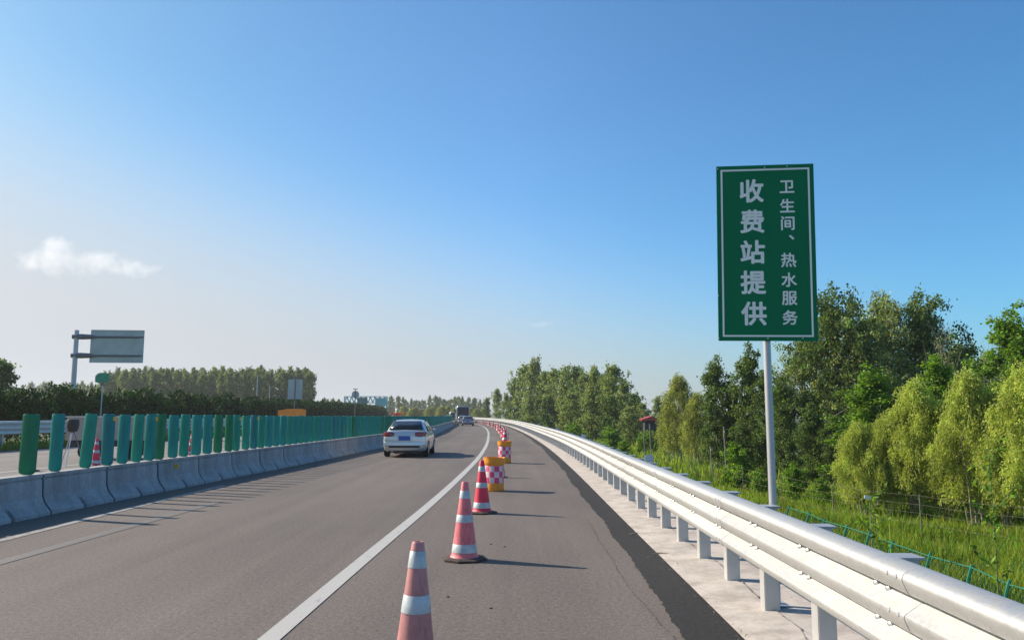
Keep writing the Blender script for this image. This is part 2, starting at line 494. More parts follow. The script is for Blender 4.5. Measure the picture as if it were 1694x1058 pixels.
# ------------------------------------------------------------------ anti-glare panels
def plastic(name, col):
    m, nt, p, N, L = nmat(name)
    c = coords(nt)
    f = noise(nt, c, 3, 5, .65, (3, 3, .6))
    L.new(ramp(nt, f, [(.3, tuple(x * .78 for x in col)), (.7, tuple(x * 1.15 for x in col))]), p.inputs['Base Color'])
    p.inputs['Roughness'].default_value = .30; p.inputs['Specular IOR Level'].default_value = .30
    return m
PCOL = [('deep green', plastic('green_plastic', (.002, .175, .082))), ('teal', plastic('teal_plastic', (.002, .235, .215))),
        ('sea green', plastic('sea_green_plastic', (.002, .255, .185))), ('blue', plastic('blue_plastic', (.002, .185, .195)))]
def blade(mat, w=.235, h=1.0):
    root = thing('anti_glare_panel', None, None)
    m = MB(); n = 12; rings = []
    def sect(z, s, dy=0):
        front = []; back = []
        for k in range(n + 1):
            a = -1.25 + 2.5 * k / n
            x = math.sin(a) / math.sin(1.25) * w / 2 * s; y = -(math.cos(a) - math.cos(1.25)) * .075
            front.append((x, y + dy, z)); back.append((x * .96, y + .007 + dy, z))
        return front + back[::-1]
    for z, s in ((.0, .62), (.012, .82), (.04, .95), (.09, 1), (.5, 1), (.95, 1), (.985, .97), (.998, .88), (1.0, .7)):
        rings.append(sect(z * h, s))
    m.loft(rings)
    m.build('blade', mat, root, True)
    b = MB(); b.box((0, .02, -.0), (.10, .07, .012)); b.box((0, .035, .12), (.035, .012, .25)); b.tube([(-.032, .02, .006), (-.032, .02, .022)], .012, 6); b.tube([(.032, .02, .006), (.032, .02, .022)], .012, 6)
    b.build('bracket', GALVP, root)
    freeze(root)
    return root
bl = {}
for nm, mt in PCOL:
    bl[nm] = blade(mt)
    bl[nm].location = (0, -60, -5)
ppx = [48, 93.5, 143, 179, 204, 227, 248, 264, 287, 305, 325.5, 344, 361, 379, 391, 407, 420, 432, 445]
pys = []
for p in ppx:
    y = 14.0
    for _ in range(30): y = ((FOOT(y) - .30) * FPX / (p - W0/2) - (1.2 - EYE) * SP) / CP
    pys.append(y)
y = pys[-1]
while y < 186:
    y += .62 if y < 70 else .95
    pys.append(y)
seq = ['deep green', 'teal', 'sea green', 'blue', 'teal', 'sea green', 'teal', 'deep green', 'teal', 'sea green', 'teal', 'teal', 'deep green', 'deep green', 'sea green', 'sea green', 'blue', 'sea green', 'teal']
refl = {3: 1, 6: 1, 14: 1, 16: 1}
rp = random.Random(11)
first = set()
TILT = {0: .012, 1: .01, 2: .062, 3: -.012, 4: .01, 5: .02, 6: .02}
for i, y in enumerate(pys):
    nm = seq[i] if i < len(seq) else rp.choice(['deep green', 'teal', 'teal', 'sea green', 'sea green', 'blue'])
    o = bl[nm] if nm not in first else copy_tree(bl[nm])
    first.add(nm)
    x = FOOT(y) - .30
    o.location = (x, y, .688)
    yaw = math.atan2(x, y) * .0 + rp.uniform(-.10, .16)
    if i == 0: yaw = .3
    o.rotation_euler = (rp.uniform(-.02, .02), TILT.get(i, rp.uniform(-.015, .02)), yaw)
    sc = 1.12 if i == 0 else rp.uniform(.97, 1.04)
    o.scale = (sc, sc, rp.uniform(.985, 1.012) * float(np.interp(y, [16, 30, 43, 62, 110, 180], [1.0, .93, .90, .84, .80, .80])))
    if i in refl:
        m = MB(); m.box((.115, -.03, .90), (.05, .012, .085)); r_ = m.build('reflector', YREF, o, bev=.004)
    if i < 34:
        lab = f"{nm} anti-glare panel standing {ordinal(i + 1)} from the left end of the barrier row"
        if i == 0: lab = "deep green anti-glare panel at the left end of the row, turned nearly face on"
        if i == 2: lab = "sea green anti-glare panel visibly leaning right, third from the left end"
        if i in refl: lab = f"{nm} anti-glare panel with a yellow reflector at its top corner, {ordinal(i + 1)} from left"
    else:
        lab = f"far {nm} anti-glare panel among those crowded together beside and beyond the silver car"
    tag(o, lab, 'anti-glare panel', 'anti-glare panels on top of the concrete barrier' if i < 34 else f'far {nm} anti-glare panels')

# ------------------------------------------------------------------ traffic cones and drums
def fabric(name, col, fade=.3):
    m, nt, p, N, L = nmat(name)
    c = coords(nt)
    f = noise(nt, c, 7, 6, .7); g = noise(nt, c, 30, 4, .7, (1, 1, .3))
    a = tuple(min(1, x + fade * (.5 - x * .3)) for x in col)
    col_ = ramp(nt, f, [(.3, col), (.75, tuple(col[k] * .75 + a[k] * .25 for k in range(3)))])
    col_ = mixc(nt, 1, col_, ramp(nt, g, [(.35, (.72, .7, .68)), (.55, (1, 1, 1))]), 'MULTIPLY')
    L.new(col_, p.inputs['Base Color']); p.inputs['Roughness'].default_value = .55
    return m
CONE_FADED = fabric('dusty_pink_cone', (.46, .195, .195), .3)
CONE_PINK = fabric('faded_pink_cone', (.70, .16, .19), .3)
CONE_RED = fabric('red_cone', (.70, .025, .075), .05)
CONE_ORANGE = fabric('orange_cone', (.78, .12, .07), .05)
BAND = M('silver_band', (.42, .47, .50), .45, .1, .28, 9)
CBASE = M('cone_base_rubber', (.055, .038, .032), .85, 0, .4, 10)
def cone(mat, bands, h=.89, rb=.155, rt=.038):
    root = thing('traffic_cone', None, None)
    rad = lambda z: rb + (rt - rb) * (z - .035) / (h - .035)
    m = MB()
    m.lathe([(rb + .02, .032), (rb + .004, .05)] + [(rad(z), z) for z in (.08, .3, .6, h - .01)] + [(rt - .004, h), (rt - .014, h), (rt - .016, h - .06)], 28, cap=False)
    m.build('cone_body', mat, root, True)
    for z0, z1 in bands:
        b = MB(); b.lathe([(rad(z0) + .001, z0), (rad(z0) + .003, z0 + .002), (rad(z1) + .003, z1 - .002), (rad(z1) + .001, z1)], 28, cap=False); b.build('reflective_band', BAND, root, True)
    b = MB(); pts = []
    s = .235
    for k in range(8):
        a = math.pi / 4 * k + math.pi / 8; pts.append((s * 1.04 * math.copysign(min(1, abs(math.cos(a)) * 1.15), math.cos(a)), s * 1.04 * math.copysign(min(1, abs(math.sin(a)) * 1.15), math.sin(a))))
    b.loft([[(x, y, 0) for x, y in pts], [(x, y, .022) for x, y in pts], [(x * .8, y * .8, .036) for x, y in pts], [(x * .3, y * .3, .040) for x, y in pts]])
    b.build('cone_base', CBASE, root)
    freeze(root)
    return root
B3 = [(.09, .185), (.43, .515), (.70, .79)]
G = 'traffic cones closing the hard shoulder'
def put(o, px, py, Y=None, rz=0, tilt=(0, 0)):
    p = gnd(px, py) if Y is None else (px, Y)
    o.location = (p[0], p[1], .002); o.rotation_euler = (tilt[0], tilt[1], rz)
def gnd(px, py, z=0):
    dx = (px - W0/2) / FPX; du = (H0/2 - py) / FPX
    t = (z - EYE) / (SP + du * CP)
    return (dx * t, (CP - du * SP) * t)
c1 = cone(CONE_FADED, [(.16, .27), (.47, .575), (.735, .835)], .89, .146, .038)
tag(c1, "nearest traffic cone, dusty pink with wide silver bands, foot below the photo edge", 'traffic cone', G)
put(c1, -.60, 0, 5.04, .3, (0, .015))
c2 = cone(CONE_PINK, B3)
tag(c2, "faded pink traffic cone on a dark base, between the nearest cone and bright red cone", 'traffic cone', G); put(c2, -.555, 0, 9.43, .2)
c3 = cone(CONE_RED, B3)
tag(c3, "bright red traffic cone with silver bands standing just left of the nearer checked drum", 'traffic cone', G); put(c3, -.52, 0, 13.79, .5)
YCONE = [21.4]
y = 36.0
while y < 225: YCONE.append(y); y += 3.6 if y < 60 else 3.9
o_or = cone(CONE_ORANGE, B3)
for i, y in enumerate(YCONE):
    o = o_or if i == 0 else copy_tree(c3 if rp.random() < .3 else o_or)
    put(o, LINE(y) + 1.06 + rp.uniform(-.1, .1), 0, y, rp.uniform(0, 1.5), (rp.uniform(-.02, .02), rp.uniform(-.02, .02)))
    if i == 0:
        o.location.x = -.27; o.scale = (.62,) * 3
        lab = "short orange traffic cone hidden by the nearer drum, only its foot and shadow showing"
    elif i == 1: lab = "reddish traffic cone just behind the farther checked drum, a thin rod rising from it"
    elif y < 75: lab = f"small orange traffic cone, {ordinal(i - 1)} beyond the one with the rod along the bend"
    else: lab = "tiny distant traffic cone in the closely packed line along the far bend"
    if i == 1:
        m = MB(); m.tube([(0, 0, .80), (.01, 0, 1.25), (.015, 0, 1.78)], [.012, .010, .006], 6); m.build('rod', BLACK, o)
    tag(o, lab, 'traffic cone', G)

DR_OR = M('orange_plastic', (.72, .27, .015), .5, 0, .12, 6)
def checks():
    m, nt, p, N, L = nmat('pink_white_checks')
    c = coords(nt)
    sx = N.new('ShaderNodeSeparateXYZ'); L.new(c, sx.inputs[0])
    at2 = N.new('ShaderNodeMath'); at2.operation = 'ARCTAN2'; L.new(sx.outputs['Y'], at2.inputs[0]); L.new(sx.outputs['X'], at2.inputs[1])
    def sq(sock, mul, off):
        a = N.new('ShaderNodeMath'); a.operation = 'MULTIPLY_ADD'; a.inputs[1].default_value = mul; a.inputs[2].default_value = off; L.new(sock, a.inputs[0])
        f = N.new('ShaderNodeMath'); f.operation = 'FLOOR'; L.new(a.outputs[0], f.inputs[0]); return f.outputs[0]
    u = sq(at2.outputs[0], 12 / (2 * math.pi), 20.0); v = sq(sx.outputs['Z'], 1 / .125, 10 - .175 / .125)
    s = N.new('ShaderNodeMath'); s.operation = 'ADD'; L.new(u, s.inputs[0]); L.new(v, s.inputs[1])
    md = N.new('ShaderNodeMath'); md.operation = 'MODULO'; md.inputs[1].default_value = 2; L.new(s.outputs[0], md.inputs[0])
    col = mixc(nt, md.outputs[0], (.72, .05, .16), (.66, .56, .58))
    g = noise(nt, c, 12, 5, .7)
    L.new(mixc(nt, 1, col, ramp(nt, g, [(.3, (.8, .8, .8)), (.6, (1, 1, 1))]), 'MULTIPLY'), p.inputs['Base Color'])
    p.inputs['Roughness'].default_value = .4
    return m
CHK = checks()
def drum():
    root = thing('crash_drum', None, None)
    m = MB(); m.lathe([(.205, 0), (.215, .01), (.218, .16), (.212, .172), (.212, .56), (.222, .57), (.238, .60)], 36, cap=False); m.build('drum_body', DR_OR, root, True)
    s = MB(); s.lathe([(.2125, .176), (.2145, .178), (.2145, .552), (.2125, .555)], 36, cap=False); s.build('checked_sleeve', CHK, root, True)
    rm = MB(); n = 48
    def zt(k): return .735 - .028 * (1 - abs(math.cos(k * 2 * math.pi / n * 2.0 + .5)) ** .6)
    out = lambda r, zf: [(r * math.cos(2*math.pi*k/n), r * math.sin(2*math.pi*k/n), zf(k)) for k in range(n)]
    rm.loft([out(.224, lambda k: .572), out(.240, lambda k: .60), out(.236, lambda k: .64), out(.243, zt), out(.225, zt), out(.220, lambda k: .60), out(.205, lambda k: .585), out(.01, lambda k: .583)])
    rm.build('crown_rim', DR_OR, root, True)
    freeze(root)
    return root
d1 = drum(); d1.location = (-.395, 17.75, .002); d1.rotation_euler.z = .55; d1.scale = (1.0, 1.0, 1.0)
tag(d1, "nearer orange drum with pink and white checks, right behind the bright red cone", 'crash drum', 'checked crash drums')
d2 = copy_tree(d1); d2.location = (-.255, 27.7, .002); d2.rotation_euler.z = 1.2; d2.scale = (1.04,) * 3
tag(d2, "farther orange drum with pink and white checks, small, behind and right of the nearer drum", 'crash drum', 'checked crash drums')

# ------------------------------------------------------------------ guardrail
GR = thing('guardrail', "long pale galvanised guardrail with three ridges on square posts along the right shoulder", 'guardrail')
prof = [(.075, .893), (.03, .900), (-.02, .897), (-.055, .888), (-.078, .874), (-.088, .855), (-.089, .840), (-.064, .783), (-.05, .770), (.012, .752), (.016, .745), (.012, .738),
        (-.074, .680), (-.087, .668), (-.089, .653), (-.064, .596), (-.05, .583), (.012, .565), (.016, .558), (.012, .551), (-.074, .493), (-.087, .481), (-.089, .466), (-.068, .428), (-.03, .418), (.06, .415)]
def rail_ring(y, dx=0, sh=0):
    s = RAIL.slope(y); nx, ny = 1 / math.sqrt(1 + s*s), -s / math.sqrt(1 + s*s)
    c = (RAIL(y), y)
    fr = [(c[0] + nx * (x - dx), c[1] + ny * (x - dx), z) for x, z in prof]
    bk = [(c[0] + nx * (x + .006 - dx), c[1] + ny * (x + .006 - dx), z - (.004 if i < 4 else 0) + (.004 if i > 23 else 0)) for i, (x, z) in enumerate(prof)]
    return fr + bk[::-1]
PY = []
y = 6.98 - 1.22 * 5
while y < 235: PY.append(y); y += 1.22 / math.sqrt(1 + RAIL.slope(y) ** 2)
seg_y = PY[0] - .2
k = 0
while seg_y < 225:
    L_ = 3.66
    e = seg_y + L_ / math.sqrt(1 + RAIL.slope(seg_y) ** 2)
    m = MB(); q = [seg_y - .22] + [seg_y + (e - seg_y) * t for t in (.02, .25, .5, .75, 1)]
    m.loft([rail_ring(v, .0035 if j < 1 else (.0035 if j == 1 else 0)) for j, v in enumerate(q)])
    m.build('beam', RAILM, GR, True)
    seg_y = e; k += 1
def post_mb(y, m):
    x = RAIL(y) + .050 + .065
    m.box((x, y, .425), (.13, .13, .93)); return x
for i, y in enumerate(PY[:96]):
    m = MB(); x = post_mb(y, m); p = m.build('post', GALVP, GR, bev=.006 if i < 20 else 0)
    if i < 40:
        c_ = MB(); c_.box((x + .02, y, .888), (.15, .16, .014)); c_.build('post_cap', CAPM, p, bev=.003)
    if i < 22:
        for z in (.730, .543):
            for dy in (-.075, .075):
                yy = y + dy; xx = RAIL(yy) + .0
                b = MB(); b.tube([(xx + .002, yy, z), (xx - .008, yy, z), (xx - .018, yy, z)], [.024, .024, .012], 10); b.build('bolt', BOLT, p)
m = MB()
for y in PY[96:]: post_mb(y, m)
o = m.build('far_post', GALVP, GR); o['kind'] = 'stuff'
# splice bolts on the crests
for j in range(6):
    yy = PY[0] - .2 + 3.66 * j - .11
    for z in (.850, .660, .473):
        for dy in (-.05, .05):
            b = MB(); xx = RAIL(yy + dy) - .086
            b.tube([(xx + .002, yy + dy, z), (xx - .009, yy + dy, z + .004)], [.014, .011], 8); b.build('splice_bolt', BOLT, GR)
for y, rr in ((13.3, .078), (27, .075), (41, .075), (58, .075)):
    m = MB(); x = RAIL(y) + .12
    n = 20
    ring = [(x + rr * math.sin(2*math.pi*k/n), .955 + min(.058, rr * math.cos(2*math.pi*k/n))) for k in range(n)]
    m.loft([[(a, y - .004, z) for a, z in ring], [(a, y + .004, z) for a, z in ring]])
    m.box((x, y + .012, .93), (.025, .012, .10)); m.build('delineator', M('delineator_back', (.50, .54, .60), .5, .2), GR)

# ------------------------------------------------------------------ roadside text sign
SX, SY = 2.31, 7.10
SG = thing('road_sign', "tall green sign with two columns of white Chinese characters on a grey pole", 'road sign', (SX, SY, 0))
m = MB(); m.tube([(0, 0, .0), (0, 0, 2.6), (0, 0, 3.8)], .034, 16); m.build('pole', POLE, SG, True)
m = MB(); m.box((0, 0, .04), (.16, .16, .012)); m.build('base_plate', GALVP, SG)
for z in (.62, .30):
    m = MB(); m.box((-.02, 0, z), (.11, .085, .025)); m.build('pole_clamp', GALVP, SG)
SWD, SHT = .865, 1.63
pan = MB()
pan.box((0, 0, 0), (SWD, .012, SHT))
PAN = pan.build('panel', SIGNG, SG, bev=.004)
PAN.location = (.008, -.055, 2.335 + SHT / 2); PAN.rotation_euler = (0, R(1.0), R(-9)); 
def part_at(o):
    o.parent = PAN; return o
bd = MB()
iw, ih, th = SWD / 2 - .046, SHT / 2 - .045, .016
for cx, cz, w, h in ((0, ih, 2*iw + th, th), (0, -ih, 2*iw + th, th), (-iw, 0, th, 2*ih - th), (iw, 0, th, 2*ih - th)):
    bd.box((cx, -.0072, cz), (w, .0024, h))
bd.build('border', SIGNW, PAN)
for z in (-.45, .0, .45):
    m = MB(); m.box((0, .018, z), (SWD * .9, .022, .05)); m.build('stiffener', GALVP, PAN)
rv = MB()
for cx, cz in ((-.42, .79), (0.0, .79), (.2, .795), (-.435, .4), (-.435, 0), (-.43, -.4), (-.43, -.79), (0, -.79), (.3, -.79), (.435, .1), (.43, -.5)):
    rv.tube([(cx, -.004, cz), (cx, -.010, cz)], .006, 8)
rv.build('rivet', GALV, PAN)
def glyph(ch, size, x, z, bold):
    """one character as a mesh; the strokes are fattened by laying shifted copies a hair above each other"""
    cu = bpy.data.curves.new('character', 'FONT'); cu.body = ch; cu.size = size; cu.resolution_u = 5
    t = bpy.data.objects.new('character', cu); COL.objects.link(t)
    dg = bpy.context.evaluated_depsgraph_get(); dg.update()
    me = bpy.data.meshes.new_from_object(t.evaluated_get(dg))
    bpy.data.objects.remove(t)
    V0 = [v.co.copy() for v in me.vertices]; F0 = [tuple(p.vertices) for p in me.polygons]
    cx = (min(v.x for v in V0) + max(v.x for v in V0)) / 2; cy = (min(v.y for v in V0) + max(v.y for v in V0)) / 2
    m = MB()
    sh = [(0, 0)] + [(bold * math.cos(k * math.pi / 4), bold * math.sin(k * math.pi / 4)) for k in range(8)]
    for k, (dx, dy) in enumerate(sh):
        m.add([(v.x - cx + dx, -k * .00012, v.y - cy + dy) for v in V0], F0)
    o = m.build('character', SIGNW, PAN)
    o.location = (x, -.0072, z)
for ch, f in zip('收费站提供', (.149, .325, .500, .672, .847)):
    glyph(ch, .225, -SWD/2 + .363 * SWD, SHT/2 - f * SHT, .0065)
for ch, f in zip('卫生间、热水服务', (.130, .239, .339, .420, .548, .659, .762, .870)):
    glyph(ch, .138, -SWD/2 + (.725 if ch != '、' else .76) * SWD, SHT/2 - f * SHT, .0030)

# ------------------------------------------------------------------ vehicles
def carpaint(name, col, metal=.55):
    m, nt, p, N, L = nmat(name)
    f = noise(nt, coords(nt), 1.5, 3)
    L.new(ramp(nt, f, [(.3, tuple(x * .94 for x in col)), (.7, col)]), p.inputs['Base Color'])
    p.inputs['Metallic'].default_value = metal; p.inputs['Roughness'].default_value = .32
    p.inputs['Coat Weight'].default_value = .8; p.inputs['Coat Roughness'].default_value = .06
    return m
TAIL = M('tail_lamp_red', (.22, .008, .014), .15, 0, .15, 5, 0, .5, .5)
PLATE = M('blue_plate', (.012, .10, .42), .4, 0, .1, 8)
RIM = M('alloy_rim', (.5, .5, .52), .35, .7, .1, 5)
def sedan(name, label, loc, rz, col, group=None, detail=True):
    P = carpaint(name + '_paint', col)
    root = thing(name, label, 'car', loc, rz, group)
    def ring(y, w, zs, zb, zt, crown=.03, tuck=.05):
        half = [(w - .14, zs), (w - .05, zs + .05), (w - .012, zs + .18), (w, zs + (zb - zs) * .55), (w - .02, zb - .08), (w - tuck, zb), (w * .62, zt), (0, zt + crown)]
        return [(x, y, z) for x, z in half] + [(-x, y, z) for x, z in half[-2::-1]]
    # y = 0 at the tail, the car looks towards +y
    st = [(.00, .66, .40, .72, .74, .0), (.03, .78, .30, .90, .93, .01), (.10, .83, .25, .965, 1.02, .02), (.22, .855, .23, .985, 1.04, .025), (.42, .872, .22, .985, 1.04, .03), (.75, .88, .21, .965, .99, .03),
          (1.4, .885, .2, .955, .97, .03), (2.4, .885, .2, .945, .96, .03), (3.2, .882, .2, .93, .95, .03), (3.75, .872, .21, .86, .88, .05), (4.2, .84, .22, .77, .80, .05), (4.45, .76, .26, .66, .69, .03), (4.55, .58, .36, .56, .57, .0)]
    m = MB(); m.loft([ring(*s[:5], crown=s[5]) for s in st]); m.build('body', P, root, True)
    # greenhouse: roof shell with pillars, glass set slightly proud
    def gring(y, wb, zb, wr, zr, crown):
        half = [(wb, zb), (wb - (wb - wr) * .5, zb + (zr - zb) * .55), (wr, zr - .05), (wr - .07, zr), (wr * .45, zr + crown * .8), (0, zr + crown)]
        return [(x, y, z) for x, z in half] + [(-x, y, z) for x, z in half[-2::-1]]
    g = MB(); g.loft([gring(.50, .80, .96, .74, 1.005, .005), gring(.80, .825, .955, .65, 1.22, .01), (gring(1.12, .835, .95, .585, 1.405, .02)), gring(1.5, .835, .945, .58, 1.44, .03), gring(2.2, .835, .94, .585, 1.44, .032), gring(2.62, .83, .935, .60, 1.37, .03), gring(3.05, .82, .93, .68, 1.12, .02), gring(3.3, .80, .92, .74, .97, .01)])
    g.build('roof', P, root, True)
    def pane(nm, a, b, c, d, off, mt=GLASSD):
        q = MB(); a, b, c, d = (Vector(v) for v in (a, b, c, d)); n = (b - a).cross(d - a).normalized() * off
        rows = []
        for t in (0, .25, .5, .75, 1):
            bow = .022 * 4 * t * (1 - t)
            lo = a.lerp(b, t); hi = d.lerp(c, t)
            rows.append([lo + n + Vector((0, -bow if nm == 'rear_window' else (bow if nm == 'windscreen' else 0), 0)), hi + n + Vector((0, -bow if nm == 'rear_window' else (bow if nm == 'windscreen' else 0), .0))])
        q.loft(rows, False, False); o = q.build(nm, mt, root, True)
        sm = o.modifiers.new('t', 'SOLIDIFY'); sm.thickness = .008
        return o
    pane('rear_window', (-.69, .56, 1.065), (.69, .56, 1.065), (.545, 1.08, 1.395), (-.545, 1.08, 1.395), .012)
    pane('windscreen', (.68, 3.22, 1.02), (-.68, 3.22, 1.02), (-.56, 2.66, 1.36), (.56, 2.66, 1.36), .012)
    for s in (-1, 1):
        for y0, y1, t0, t1 in ((1.0, 1.85, 1.32, 1.85), (1.93, 3.0, 1.93, 2.55)):
            a = [(s * .832, y0, .985), (s * .832, y1, .985), (s * .618, t1, 1.37), (s * .618, t0, 1.37)]
            if s < 0: a = [a[1], a[0], a[3], a[2]]
            pane('side_window', *a, .02)
        w = MB(); w.tube([(s * .70, .80, 0), (s * .70, .80, .01)], .01, 6)
        for yw in (.86, 3.55):
            tyre = MB()
            x0, x1 = s * .68, s * .885
            c = [(x0, .24), (x0, .295), (x0 + s * .03, .315), (x1 - s * .03, .315), (x1, .295), (x1, .22)]
            tyre.loft([[(x, yw + r * math.cos(2*math.pi*k/24), .315 + r * math.sin(2*math.pi*k/24)) for k in range(24)] for x, r in c])
            t = tyre.build('tyre', RUBBER, root, True)
            rim = MB(); rim.loft([[(x, yw + r * math.cos(2*math.pi*k/24), .315 + r * math.sin(2*math.pi*k/24)) for k in range(24)] for x, r in ((x1 - s * .02, .215), (x1 + s * .004, .21), (x1 + s * .004, .06), (x1 + s * .010, .05))])
            rim.build('rim', RIM, t, True)
            ar = MB(); n = 16
            ar.loft([[(s * (.872 + e), yw + r * math.cos(math.pi * k / n), .30 + r * math.sin(math.pi * k / n)) for k in range(n + 1)] for e, r in ((0, .36), (.018, .36), (.018, .325), (0, .325))] , False, False)
            ar.build('wheel_arch', BLACK, root)
        mir = MB(); mir.loft([[(s * (.86 + .0), 2.80, .985 + z) for z in (0, .02, .04)], [(s * .93, 2.78, .965 + z) for z in (0, .06, .12)], [(s * 1.02, 2.80, .975 + z) for z in (0, .05, .11)], [(s * 1.0, 2.90, .985 + z) for z in (0, .05, .09)], [(s * .9, 2.9, .985 + z) for z in (0, .03, .05)]], False, False)
        mo = mir.build('wing_mirror', P, root, True); mo.modifiers.new('t', 'SOLIDIFY').thickness = .03
        # tail lamp wraps the corner
        tl = MB()
        front = [(.42, .02), (.56, .005), (.70, .02), (.79, .065), (.842, .16), (.868, .30)]
        rows = []
        for i, (x, y) in enumerate(front):
            z0, z1 = (.82, .995) if i else (.84, .97)
            if i == 5: z0, z1 = .89, .985
            rows.append([(s * x, y - .03, z0), (s * (x), y - .035, (z0 + z1) / 2), (s * (x - .004), y - .012, z1), (s * (x - .03), y + .05, z1), (s * (x - .03), y + .05, z0)])
        tl.loft(rows); tl.build('tail_lamp', TAIL, root, True)
        hl = MB(); hl.loft([[(s * x, y, z) for x, y, z in r] for r in ([(.45, 4.47, .60), (.45, 4.42, .70), (.45, 4.36, .70), (.45, 4.40, .60)], [(.66, 4.42, .60), (.66, 4.36, .72), (.66, 4.30, .72), (.66, 4.35, .6)], [(.80, 4.28, .62), (.79, 4.2, .745), (.77, 4.1, .745), (.78, 4.2, .62)])])
        hl.build('headlight', RIM, root, True)
    b = MB(); b.box((0, -.012, .745), (.46, .02, .175)); pl = b.build('number_plate', PLATE, root, bev=.004)
    fr = MB(); fr.box((0, -.004, .755), (.58, .02, .19)); fr.build('plate_recess', P, root, bev=.01)
    em = MB(); em.tube([(0, .06, .915), (0, .045, .915)], [.055, .05], 20); em.build('badge', RIM, root, True)
    e2 = MB(); e2.tube([(0, .047, .915), (0, .040, .915)], [.038, .036], 20); e2.build('badge_centre', M('badge_dark', (.02, .035, .09), .3), root, True)
    ch = MB(); ch.box((0, .055, .855), (.62, .02, .022)); ch.build('trunk_handle', RIM, root, bev=.004)
    lo = MB(); lo.loft([[(x, y, z) for x, y, z in r] for r in ([(-.80, .10, .62), (-.80, .02, .60), (-.80, .0, .48), (-.80, .10, .44)], [(-.5, .0, .62), (-.5, -.06, .60), (-.5, -.075, .47), (-.5, .0, .43)], [(.5, .0, .62), (.5, -.06, .60), (.5, -.075, .47), (.5, .0, .43)], [(.80, .10, .62), (.80, .02, .60), (.80, .0, .48), (.80, .10, .44)])])
    lo.build('bumper', P, root, True)
    st_ = MB(); st_.loft([[(-.60, .02, .445), (-.60, -.045, .44), (-.60, -.045, .385), (-.60, .04, .38)], [(.60, .02, .445), (.60, -.045, .44), (.60, -.045, .385), (.60, .04, .38)]]); st_.build('bumper_slot', BLACK, root)
    lw = MB(); lw.loft([[(-.76, .16, .385), (-.76, .05, .37), (-.74, .08, .29), (-.74, .2, .28)], [(-.4, .04, .38), (-.4, -.045, .37), (-.4, -.02, .28), (-.4, .1, .27)], [(.4, .04, .38), (.4, -.045, .37), (.4, -.02, .28), (.4, .1, .27)], [(.76, .16, .385), (.76, .05, .37), (.74, .08, .29), (.74, .2, .28)]]); lw.build('lower_bumper', P, root, True)
    un = MB(); un.box((0, 2.3, .23), (1.5, 4.0, .12)); un.box((0, .25, .24), (1.2, .3, .12)); un.build('underbody', BLACK, root)
    ex = MB(); ex.tube([(-.48, .02, .235), (-.48, .4, .235)], .03, 10); ex.build('exhaust', BOLT, root)
    return root
def heading(f, y): return -math.atan(f.slope(y))
CP1 = gnd(633, 757)
sedan('silver_car', "silver sedan with a blue number plate driving away, nearest of the vehicles", (CP1[0] + .80, CP1[1] + .25, .004), heading(LINE, 34) + R(.6), (.66, .68, .67))
sedan('blue_grey_car', "small blue-grey sedan far down the lane, overlapping the white car and the coach", (-6.45, 116, .004), heading(LINE, 118), (.30, .32, .38))
sedan('white_car', "small white car far ahead, half hidden behind the blue-grey sedan", (-8.05, 130, .004), heading(LINE, 134), (.62, .63, .64))
COACHG = M('coach_glass', (.010, .022, .05), .6, 0, .1, 2, 0, .1)
def coach(name, label, loc, rz, col, w, h, L, cat, win):
    root = thing(name, label, cat, loc, rz)
    P = carpaint(name + '_paint', col, .2)
    prof = [(-w/2 + .05, .35), (w/2 - .05, .35), (w/2, .6), (w/2, h - .5), (w/2 - .06, h - .18), (w/2 - .3, h), (-w/2 + .3, h), (-w/2 + .06, h - .18), (-w/2, h - .5), (-w/2, .6)]
    m = MB()
    m.loft([[(x * .94, 0, .35 + (z - .35) * .97) for x, z in prof], [(x, .12, z) for x, z in prof], [(x, L - .3, z) for x, z in prof], [(x * .95, L, .35 + (z - .35) * .93) for x, z in prof]]); m.build('body', P, root, True)
    r = MB(); r.box((0, .0, h * .64), (w * .86, .07, h * .54)); r.build('rear_window', COACHG if win else GLASSD, root, bev=.02)
    for s in (-1, 1):
        r = MB(); r.box((s * (w/2), L * .5, h * .68), (.03, L * .86, h * .26)); r.build('side_window', GLASSD, root, bev=.01)
        t = MB(); t.box((s * (w/2 - .22), -.0, h * .30), (.22, .06, .45)); t.build('tail_lamp', TAIL, root, bev=.02)
        mi = MB(); mi.box((s * (w/2 + .12), L - .25, h * .66), (.14, .10, .35)); mi.build('wing_mirror', BLACK, root, bev=.02)
        for yw in (L * .24, L * .78):
            ty = MB(); c = [(s * (w/2 - .32), .30), (s * (w/2 - .32), .47), (s * (w/2 + .0), .47), (s * (w/2 + .006), .3)]
            ty.loft([[(x, yw + rr * math.cos(2*math.pi*k/20), .48 + rr * math.sin(2*math.pi*k/20)) for k in range(20)] for x, rr in c]); ty.build('tyre', RUBBER, root, True)
    g = MB(); g.box((0, -.01, h * .27), (w * .8, .05, h * .14)); g.build('engine_cover', BLACK, root, bev=.01)
    b = MB(); b.box((0, -.03, .45), (w * .97, .14, .28)); b.build('bumper', P if win else BLACK, root, bev=.03)
    b = MB(); b.box((0, -.025, h * .27), (.48, .06, .15)); b.build('number_plate', M('yellow_plate', (.6, .4, .03)), root)
    return root
coach('coach', "tall dark blue coach seen from behind at the far end of the lane", (at(766, 690, 155).x, 155, .004), heading(LINE, 158), (.20, .25, .32), 2.5, 3.35, 11, 'coach', True)
coach('box_van', "tiny white van at the far bend, left of the dark coach", (at(751, 690, 188).x, 188, .004), heading(LINE, 190), (.6, .62, .63), 2.0, 2.3, 5.2, 'van', False)

